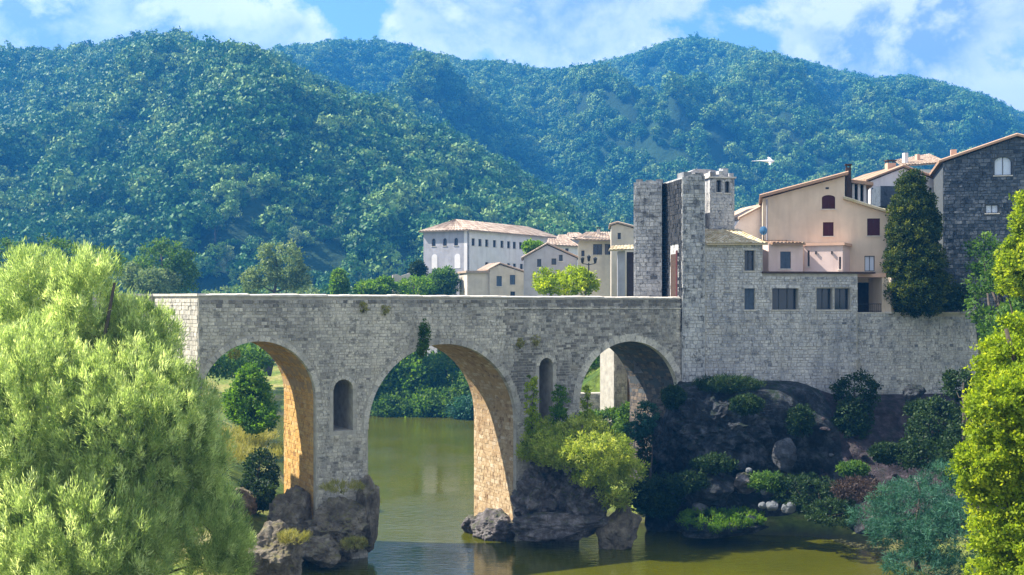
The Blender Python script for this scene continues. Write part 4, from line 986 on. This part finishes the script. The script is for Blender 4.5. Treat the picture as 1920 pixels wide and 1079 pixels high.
# ------------------------------------------------------------------ cliff under the rampart
def cliff_pt(s, v):
    ft = min(1, max(0, (s+2.8)/3.1)); ft = ft*ft*(3-2*ft)
    ws = min(1, max(0, (s-6.5)/4.0)); ws = ws*ws*(3-2*ws)
    V = [0, .08, .2, .42, .6, .75, .87, 1]
    oa = pl(v, V, [-.4, .5, 2.0, 2.9, 2.2, 1.5, 2.6, 4.2]); za = pl(v, V, [8.6, 8.5, 8.1, 6.4, 4.0, 2.2, .7, -1])
    ob = pl(v, V, [-.6, .3, 1.6, 3.6, 5.4, 7.2, 9.0, 11.]); zb_ = pl(v, V, [7.6, 7.5, 6.6, 4.9, 3.4, 2.1, .9, -1])
    o_ = oa*(1-ws)+ob*ws; z = za*(1-ws)+zb_*ws
    z = min(z, 2.6+(9-2.6)*ft); o_ *= .45+.55*ft
    p = WF.p(s, z, -o_)
    a = min(1, v*5)
    k = noise.ridged_multi_fractal(Vector((p.x*.35, p.y*.35, p.z*.45)), 1.0, 2.2, 5, 1, 2)-1.2
    cell = noise.voronoi(Vector((p.x*.45, p.y*.4, p.z*.5)))[0]
    dsp = (k*.35+(cell[1]-cell[0]-.4)*.8)*a*(1-.55*ws)
    return p+Vector((WF.n[0]*dsp, WF.n[1]*dsp, dsp*.25))
for nm, a, b, m_ in (('cliff', -2.6, 8.6, 'cliff'), ('rubble_slope', 8.6, 26, 'scree')):
    ss_ = np.linspace(a, b, 90 if nm == 'cliff' else 110); vv = np.linspace(0, 1, 70)
    mb = MB(); n_ = len(ss_); mb.add([cliff_pt(s, v) for v in vv for s in ss_], [(j*n_+i, j*n_+i+1, (j+1)*n_+i+1, (j+1)*n_+i) for j in range(len(vv)-1) for i in range(n_-1)])
    mb.build(nm, M[m_], smooth=False, kind='structure')
k_ = 0
def rk(px, py, D, rx, rz, m, label, ry=None, amp=.3, sub=4, name='boulder', group=None, freq=1.1):
    global k_; k_ += 1; s_ = D/F
    return boulder(name, P(px, py, D), (rx*s_, (ry or rx)*s_, rz*s_), M[m], label, 'rock', sub, amp, k_, freq=freq, group=group)
rk(1335, 812, 71.0, 108, 74, 'cliff', 'huge dark bluff of rock under the gate tower wall', ry=70, amp=.42, sub=5, name='rock_bluff', freq=1.6)
rk(1250, 832, 72.0, 40, 62, 'cliff', 'dark rock shoulder between the right arch and the bluff', ry=60, amp=.4, sub=5, name='rock_outcrop', freq=1.5)
rk(1468, 852, 69.0, 21, 27, 'cliff_pale', 'squared pale block standing at the foot of the bluff', amp=.16)
rk(1330, 915, 68.5, 50, 34, 'cliff', 'rounded dark boulder at the water below the bluff', amp=.25)
rk(1400, 905, 68, 26, 18, 'rock_cool', 'mid grey rock between dark boulder and white stones', amp=.2)
rk(1712, 738, 72.5, 20, 16, 'cliff', 'dark lump of rock against the foot of the retaining wall', amp=.2)
for px, py, D, r_, lb in ((1448, 949, 66.5, 11, 'round pale stone, left of the two biggest on the bank'), (1479, 953, 66, 12, 'largest round pale stone on the dark bank'), (1433, 922, 67, 7, 'small pale stone above the two biggest round ones'),
                          (1430, 948, 66.5, 7, 'small pale stone touching the left of the round pair'), (1404, 883, 68, 6, 'lone pale stone high on the bank below the bluff'), (1312, 952, 68, 14, 'pale stone topping the low green islet'), (1409, 972, 67, 12, 'flat pale stone at the right end of the green islet')):
    rk(px, py, D, r_, r_*.8, 'pebble', lb, amp=.12, sub=3, group='pale stones on the right bank')
for i in range(36):                                 # rubble on the slope
    px = random.uniform(1490, 1700); v = random.uniform(.35, .8); p = cliff_pt(WF.S(px)-random.uniform(0, 1), v)
    o_ = boulder('scree_stone', p, (random.uniform(.12, .32),)*2+(random.uniform(.08, .2),), M['scree'] if i % 4 else M['pebble'], 'broken stone lying on the reddish rubble slope' if i % 4 else 'paler broken stone lying on the reddish rubble slope', 'rock', 2, .25, i+100, group='stones on the rubble slope' if i % 4 else 'pale stones on the rubble slope')
# rocks under the first pier
rk(545, 1000, 63.2, 58, 66, 'rock_warm', 'tall reddish brown rock under the golden arch vault', ry=60, amp=.24, sub=5, name='pier_rock', freq=1.5)
rk(636, 1002, 62.2, 66, 54, 'rock_warm', 'broad brown rock carrying the pier with the blind niche', ry=60, amp=.3, sub=5, name='pier_rock', freq=1.5)
rk(692, 965, 63.5, 22, 66, 'rock_warm', 'narrow upright rock at the right corner of the first pier', ry=44, amp=.2, sub=4, name='pier_rock')
rk(596, 1030, 61.0, 46, 30, 'rock_warm', 'low wet rock at the waterline of the first pier', amp=.26, name='pier_rock')
rk(518, 1052, 55, 58, 58, 'rock_warm', 'rounded sunlit boulder beside the willow at the water', amp=.24, sub=5)
rk(455, 945, 67, 34, 30, 'rock_warm', 'dark brown rock on the bank left of the first pier', amp=.25)
# island rocks under the second pier
rk(938, 992, 69.3, 50, 34, 'rock_cool', 'pinkish grey rock directly under the second pier', ry=50, amp=.18, sub=5, name='island_rock', freq=1.5)
rk(1015, 935, 67.9, 56, 62, 'rock_cool', 'dark mossy middle rock of the bush covered island', amp=.34, sub=5, name='island_rock', freq=1.5)
rk(1095, 945, 67.2, 58, 54, 'rock_cool', 'grey rock face below the arching island bush', amp=.32, sub=5, name='island_rock', freq=1.5)
rk(1100, 890, 66.2, 26, 34, 'rock_cool', 'upright pale rock poking out of the island bush', amp=.2, name='island_rock')
rk(1160, 998, 66.6, 40, 46, 'rock_warm', 'sunlit pointed rock at the right tip of the island', amp=.26, name='island_rock')
rk(893, 985, 70.8, 28, 24, 'rock_cool', 'low black rock spur at the left tip of the island', amp=.34, name='island_rock')
rk(1045, 985, 66.4, 98, 30, 'rock_cool', 'low pale ledge along the island waterline', ry=40, amp=.3, sub=5, name='island_rock')

# ------------------------------------------------------------------ vegetation
plant('willow_tree', 'huge pale green willow filling the left edge in front of the bridge', 'tree',
      [L(60, 560, 43, 70, rz=95), L(165, 580, 42, 72, rz=110), L(262, 655, 42, 76, rz=84), L(60, 800, 40, 150, rz=190), L(230, 800, 40, 150, rz=150), L(340, 820, 41, 75, rz=130), L(150, 1000, 39, 200, rz=130), L(390, 1000, 42, 68, rz=90), L(-60, 850, 41, 120, rz=260), L(395, 860, 42, 34, rz=70), L(440, 1040, 43, 34, rz=60)],
      M['willow'], 7000, 72, .24, .21, .028, base=(-15.2, 41, .3), tr=.20, up=.95, shell=(.25, 1.12), nlimb=16, jitter=.45, al=.1, stretch=1.35)
plant('yellow_green_tree', 'sunlit yellow green tree rising at the lower right corner', 'tree',
      [L(1890, 690, 31, 62, rz=62), L(1915, 800, 30, 98, rz=110), L(1850, 880, 30, 60, rz=62), L(1880, 760, 29.5, 50, rz=50), L(1905, 980, 30, 85, rz=90), L(1850, 760, 31, 35, rz=40), L(1930, 1080, 30, 110, rz=100), L(1905, 625, 32, 28, rz=35), L(2010, 860, 31, 120, rz=220)],
      M['lime'], 3000, 42, .18, .10, .07, base=(13.6, 31, .5), tr=.2, up=.25, shell=(.35, 1.0), nlimb=10)
plant('overhanging_tree', 'bright green tree leaning in at the right edge before the dark house', 'tree',
      [L(1915, 500, 46, 42, rz=60), L(1935, 410, 46, 38, rz=60), L(1890, 520, 47, 22, rz=30), L(1990, 480, 46, 70, rz=130)], M['lime'], 1000, 38, .22, .13, .09, base=(21, 46, 1.5), tr=.2, up=.25, nlimb=6)
plant('shade_tree', 'dark tree filling the corner between retaining wall and right edge', 'tree',
      [L(1880, 560, 70, 62, rz=70), L(1845, 480, 75, 34, rz=40), L(1890, 640, 66, 50, rz=60), L(1960, 600, 68, 80, rz=120)], M['mid'], 420, 40, .45, .22, .14, base=(27, 69, 3), up=.3, nlimb=7)
# conical tree on the terrace
cl = [L(1718, 548, 76.5, 70, rz=48), L(1714, 492, 76.5, 58, rz=45), L(1710, 440, 76.5, 47, rz=42), L(1707, 395, 76.5, 38, rz=38), L(1708, 350, 76.5, 26, rz=32), L(1750, 425, 76.5, 15, rz=30), L(1742, 380, 76.3, 12, rz=20)]
cp = P(1715, 585, 76.5)
plant('conical_tree', 'tall dark conical tree standing on the terrace before the cream house', 'tree', cl, M['cypress'], 3000, 40, .24, .15, .09, base=(cp.x, cp.y, cp.z-.2), up=.5, nlimb=5, shell=(.35, 1.))
plant('terrace_hedge', 'dark hedge in the shade behind the railing under the conical tree', 'hedge', [L(x, 560, 75.8, 26, ry=20, rz=24) for x in (1705, 1740, 1775, 1800)], M['dark'], 420, 30, .2, .13, .09, part='foliage', nlimb=4)
# hanging and lower right plants
plant('hanging_creeper', 'dark creeper hanging over the foot of the rampart wall', 'creeper', [L(1605, 735, 73, 42, ry=22, rz=38), L(1600, 785, 72, 34, ry=22, rz=42)], M['dark'], 240, 30, .25, .16, .11, up=-.2, part='foliage')
plant('bluff_grass', 'dark grass mound capping the bluff under the wall', 'grass', [L(1365, 722, 71.5, 66, ry=34, rz=15)], M['dark'], 240, 26, .22, .22, .04, up=1.0, part='foliage', nlimb=2)
plant('slope_shrub', 'dark shrub on the rubble slope below the retaining wall', 'shrub', [L(1760, 800, 68, 55, rz=50), L(1720, 850, 66, 36, rz=34)], M['dark'], 300, 30, .3, .18, .12, part='foliage')
plant('slope_shrub', 'wide dark shrub filling the slope beside the blue green bush', 'shrub', [L(1820, 860, 62, 60, rz=70), L(1800, 720, 68, 30, rz=30)], M['dark'], 300, 30, .3, .18, .12, part='foliage')
plant('blue_green_bush', 'large blue green feathery bush over the shaded water', 'bush', [L(1720, 960, 57, 95, rz=62), L(1790, 1010, 55, 90, rz=70), L(1690, 1000, 58, 60, rz=34), L(1640, 968, 59, 55, rz=24), L(1770, 910, 58, 50, rz=50), L(1720, 1060, 55, 70, rz=30)], M['teal'], 900, 34, .24, .26, .035, up=.25, part='foliage', jitter=.8)
plant('bank_shrub', 'low dark green shrub behind the round pale stones', 'shrub', [L(1510, 925, 67, 66, rz=34), L(1560, 960, 64, 50, rz=28)], M['dark'], 300, 28, .22, .18, .08, part='foliage')
plant('bank_weeds', 'reddish weeds at the bottom of the rubble slope', 'weeds', [L(1610, 918, 64, 50, rz=20)], M['red_weed'], 150, 24, .2, .18, .05, part='foliage', nlimb=3)
plant('green_islet_plants', 'bright green low plants on the islet at the right bank', 'plants', [L(1330, 975, 67, 62, rz=18), L(1395, 970, 67, 40, rz=14)], M['bright'], 300, 26, .16, .18, .05, part='foliage', nlimb=3, up=.6)
rk(1350, 990, 67.3, 88, 15, 'cliff', 'low dark rock under the bright green islet plants', ry=50, amp=.25)
# island bush and climbing plants
plant('island_bush', 'arching yellow green bush covering the rock island', 'bush', [L(1050, 828, 67.2, 68, rz=28), L(1105, 845, 66.0, 84, rz=38), L(1060, 850, 65.6, 50, rz=26), L(1150, 858, 66.6, 40, rz=34), L(1185, 885, 66, 26, rz=24), L(1030, 805, 67.4, 30, rz=18), L(1150, 920, 65.6, 32, rz=38), L(1005, 838, 67.6, 34, rz=30), L(1100, 800, 67.3, 40, rz=20), L(1110, 885, 65.0, 44, rz=26)], M['bush'], 1150, 36, .26, .20, .06, part='foliage', up=.35, shell=(.4, 1.05), nlimb=12, jitter=.8)
plant('climbing_plant', 'slender yellow green climber left of the small open niche', 'climber', [L(997, 750, 67.3, 11, ry=10, rz=52), L(1000, 800, 67.3, 14, ry=12, rz=30)], M['lime'], 90, 30, .16, .13, .07, part='foliage', up=.6)
plant('climbing_plant', 'broad bright green climber right of the small open niche', 'climber', [L(1050, 755, 68, 14, ry=10, rz=30), L(1048, 785, 67.8, 19, ry=12, rz=24)], M['bright'], 90, 30, .18, .14, .08, part='foliage', up=.6)
plant('climbing_plant', 'small pale green sapling before the right arch opening', 'climber', [L(1100, 748, 68.5, 10, ry=10, rz=24), L(1102, 785, 68, 14, rz=14)], M['lime'], 60, 28, .15, .12, .07, part='foliage', up=.6)
plant('wall_ivy', 'dry ivy hanging on the bridge face above the middle arch', 'ivy', [L(796, 630, 65.25, 9, ry=6, rz=32), L(791, 655, 65.15, 9, ry=6, rz=14)], M['mid'], 90, 22, .11, .10, .07, part='foliage', up=-.3, nlimb=2)
for px, py, lb in ((681, 577, 'tiny yellow tuft under the coping above the first niche'), (722, 582, 'small dry tuft under the coping left of the ivy'), (1003, 638, 'ochre tuft on the dark masonry above the open niche'), (975, 645, 'ochre tuft on the dark masonry left of the open niche'), (440, 664, 'small yellow tuft on the masonry beside the first arch crown')):
    D = BR.p(BR.S(px), 0).y-.14; plant('wall_tuft', lb, 'tuft', [L(px, py, D, 9, ry=4, rz=9)], M['dry'], 22, 18, .08, .12, .03, part='foliage', up=.2, nlimb=1, base=None)
for px, py, D, rx, lb in ((640, 915, 61.5, 46, 'sunny dry grass on top of the broad pier rock'), (665, 1022, 60.5, 24, 'small grass tuft at the waterline of the first pier'), (550, 1010, 54.5, 34, 'short grass crowning the boulder beside the willow'), (1160, 940, 66.0, 20, 'dry grass on the sunlit tip of the island')):
    plant('grass_tuft', lb, 'grass', [L(px, py, D, rx, ry=rx*.6, rz=9)], M['dry'], 70, 22, .14, .24, .022, part='blades', up=1.2, nlimb=1)
plant('arch_thicket', 'dark tall thicket between island bush and bluff under the right arch', 'thicket', [L(1222, 850, 72.5, 26, rz=70), L(1205, 930, 71, 40, rz=34), L(1240, 930, 70, 40, rz=40)], M['dark'], 420, 30, .28, .17, .1, part='foliage')
plant('arch_undergrowth', 'shaded undergrowth at the foot of the piers behind the right arch', 'shrub', [L(1140, 800, 83, 50, rz=34), L(1185, 790, 81, 30, rz=40), L(1095, 800, 84, 30, rz=30)], M['mid'], 340, 30, .3, .2, .13, part='foliage')
plant('arch_shrub', 'blue green shrub at the right springing of the right arch', 'shrub', [L(1212, 785, 71.8, 20, rz=34), L(1190, 810, 72, 20, rz=18)], M['teal'], 140, 28, .2, .15, .08, part='foliage')
plant('waterside_plants', 'faint green plants at the waterline right of the island tip', 'plants', [L(1225, 958, 70, 34, ry=14, rz=9)], M['teal'], 60, 20, .14, .14, .05, part='foliage', nlimb=2)
# bush and thicket behind the first arch
plant('round_bush', 'round bright bush seen through the left arch', 'bush', [L(465, 755, 79, 44, rz=44), L(470, 715, 79, 26, rz=28), L(485, 785, 78, 36, rz=26)], M['bright'], 360, 34, .34, .2, .13, part='foliage')
plant('dark_thicket', 'dark thicket against the shaded side of the first pier', 'thicket', [L(490, 885, 70, 34, rz=44), L(480, 930, 68, 36, rz=30)], M['dark'], 220, 30, .3, .18, .11, part='foliage')
plant('meadow_grass', 'sunlit yellowish meadow grass on the bank behind the left arch', 'grass', [L(450, 850, 77, 90, ry=90, rz=10), L(430, 820, 82, 90, ry=110, rz=8)], M['dry'], 700, 26, .4, .35, .035, part='blades', up=1.4, nlimb=1)
plant('dark_tree', 'dark tree standing in shade behind the left arch crown', 'tree', [L(430, 672, 105, 80, rz=30), L(330, 660, 105, 60, rz=40)], M['mid'], 260, 30, .8, .34, .22)
far = [(760, 720, 146, 60, 64, 'tall dark tree on the far bank left in the middle arch'), (850, 720, 148, 62, 72, 'broad dark tree on the far bank right in the middle arch'), (700, 715, 145, 50, 66, 'dark tree on the far bank hidden partly by the first pier'), (920, 715, 143, 56, 70, 'dark tree on the far bank behind the second pier'), (1010, 700, 140, 60, 70, 'dark tree on the right bank seen beside the second pier'), (800, 760, 143.5, 60, 26, 'low dark bank shrub in the middle arch'), (610, 700, 146, 60, 66, 'dark far bank tree behind the first pier masonry')]
for px, py, D, rx, rz, lb in far:
    plant('bank_tree', lb, 'tree', [L(px, py, D, rx, rz=rz), L(px+rx*.5, py-rz*.4, D, rx*.5, rz=rz*.5), L(px-rx*.5, py+rz*.4, D-1, rx*.6, rz=rz*.5), L(px+rx*.4, py+rz*.6, D-1, rx*.6, rz=rz*.4)], M['bright' if px in (850, 760, 700) else 'mid'], 520, 34, 1.0, .42, .28, base=(P(px, py, D).x, D, .6), tr=.14, nlimb=5)
for px, lb in ((735, 'dark shrub at the far waterline beside the first pier'), (785, 'dark shrub at the far waterline under the tall bank tree'), (838, 'dark shrub at the far waterline in the middle of the arch')):
    plant('bank_shrub', lb, 'shrub', [L(px, 768, 141.5, 36, rz=26), L(px+14, 752, 142.5, 26, rz=22)], M['mid'] if px != 785 else M['bright'], 200, 30, .6, .36, .22, part='foliage', nlimb=2)
for px, py, D, rx, rz, m_, lb in ((1290, 905, 67.4, 34, 20, 'dark', 'dark fern clump left of the rounded waterside boulder'), (1440, 905, 67.2, 40, 18, 'mid', 'green clump between pale block and bank shrub'), (1500, 790, 70.5, 24, 30, 'dark', 'dark shrub right of the big bluff under the wall'),
      (1400, 760, 68.8, 30, 16, 'dark', 'dark creeper on the right shoulder of the bluff'), (1262, 745, 71.0, 22, 20, 'dark', 'dark creeper on the left shoulder of the bluff'), (1340, 870, 67.9, 44, 14, 'dark', 'dark growth in the cleft below the bluff'), (1660, 850, 67, 30, 18, 'dark', 'dark low growth in the middle of the rubble slope'), (1600, 880, 66, 26, 12, 'mid', 'small green clump low on the rubble slope'), (1725, 770, 70.5, 26, 18, 'dark', 'dark growth below the lump of rock')):
    plant('bank_plant', lb, 'plant', [L(px, py, D, rx, ry=rx*.6, rz=rz)], M[m_], 130, 28, .2, .17, .08, part='foliage', nlimb=2)
plant('bank_bush', 'blue green bush on the far bank at the right of the middle arch', 'bush', [L(880, 770, 138, 34, rz=26)], M['teal'], 160, 30, .7, .35, .22, part='foliage')
plant('arch_tree', 'green tree in shadow filling the right arch background', 'tree', [L(1120, 700, 100, 50, rz=60), L(1180, 680, 102, 60, rz=60), L(1060, 700, 102, 50, rz=60), L(1240, 700, 102, 50, rz=60)], M['mid'], 420, 30, .7, .34, .22)
# trees over the parapet
over = [('dark_round_tree', 'dark round tree behind the parapet above the left arch', 'tree', [L(305, 490, 150, 52, rz=40), L(340, 510, 150, 34, rz=44), L(270, 520, 150, 34, rz=30)], 'mid'),
        ('pale_tree', 'pale grey green tree right behind the willow top', 'tree', [L(290, 530, 147, 44, rz=24), L(250, 520, 147, 20, rz=26)], 'sage'),
        ('poplar_tree', 'feathery pale poplar group standing above the left half of the bridge', 'tree', [L(500, 500, 152, 17, rz=48), L(540, 500, 152, 28, rz=46), L(565, 520, 152, 14, rz=30), L(470, 530, 152, 18, rz=24)], 'sage'),
        ('cone_shaped_tree', 'small bright cone shaped tree alone behind the parapet', 'tree', [L(637, 536, 147, 13, rz=16), L(637, 522, 147, 7, rz=14)], 'bright'),
        ('lime_bush', 'low bright bush behind the parapet left of the garden wall', 'bush', [L(700, 542, 147, 34, rz=13), L(720, 534, 147, 16, rz=12)], 'bright'),
        ('lime_bush', 'yellow green bush overlapping the garden wall', 'bush', [L(780, 540, 148, 40, rz=18)], 'bright'),
        ('village_tree', 'dark green tree in front of the long white house end', 'tree', [L(832, 528, 150, 26, rz=26), L(812, 540, 150, 20, rz=18)], 'mid'),
        ('village_tree', 'small dark tree at the left foot of the long white house', 'tree', [L(783, 508, 154, 12, rz=16)], 'dark'),
        ('chartreuse_bush', 'glowing lime green bush behind the parapet beside the tower', 'bush', [L(1060, 536, 90, 62, rz=18), L(1075, 520, 90, 34, rz=18), L(1020, 528, 90, 20, rz=24), L(1105, 530, 90, 16, rz=16)], 'lime'),
        ('rooftop_creeper', 'green creeper on the wall left of the grey gable', 'creeper', [L(1000, 464, 127, 16, rz=8)], 'bright'),
        ('left_edge_tree', 'green tree behind the willow at the far left', 'tree', [L(95, 480, 118, 50, rz=34), L(10, 490, 118, 50, rz=40), L(190, 490, 118, 40, rz=30)], 'mid')]
for nm, lb, ct, lo, m_ in over:
    D = lo[0][1]; x = lo[0][0]
    plant(nm, lb, ct, lo, M[m_], 260 if len(lo) > 1 else 90, 28, .40*D/110, .24*D/110, .16*D/110, base=(x, D, max(4., gz(x, D))), part='crown' if ct == 'tree' else 'foliage', nlimb=4)

# ------------------------------------------------------------------ air
mb = MB(); F0 = Fr(0, 0, 0); mb.box(F0, -1250, 1250, -2.6, 320, -80, 1800)
def hazemat():
    m = bpy.data.materials.new('valley_haze'); m.use_nodes = True; g = N(m.node_tree); o = g.n('ShaderNodeOutputMaterial')
    v = g.n('ShaderNodeVolumePrincipled', ins={'Color': (.05, .36, 1.0), 'Density': .00050, 'Anisotropy': .25}); g.put(o.inputs['Volume'], v); return m
hz_ = mb.build('haze', hazemat(), kind='stuff')
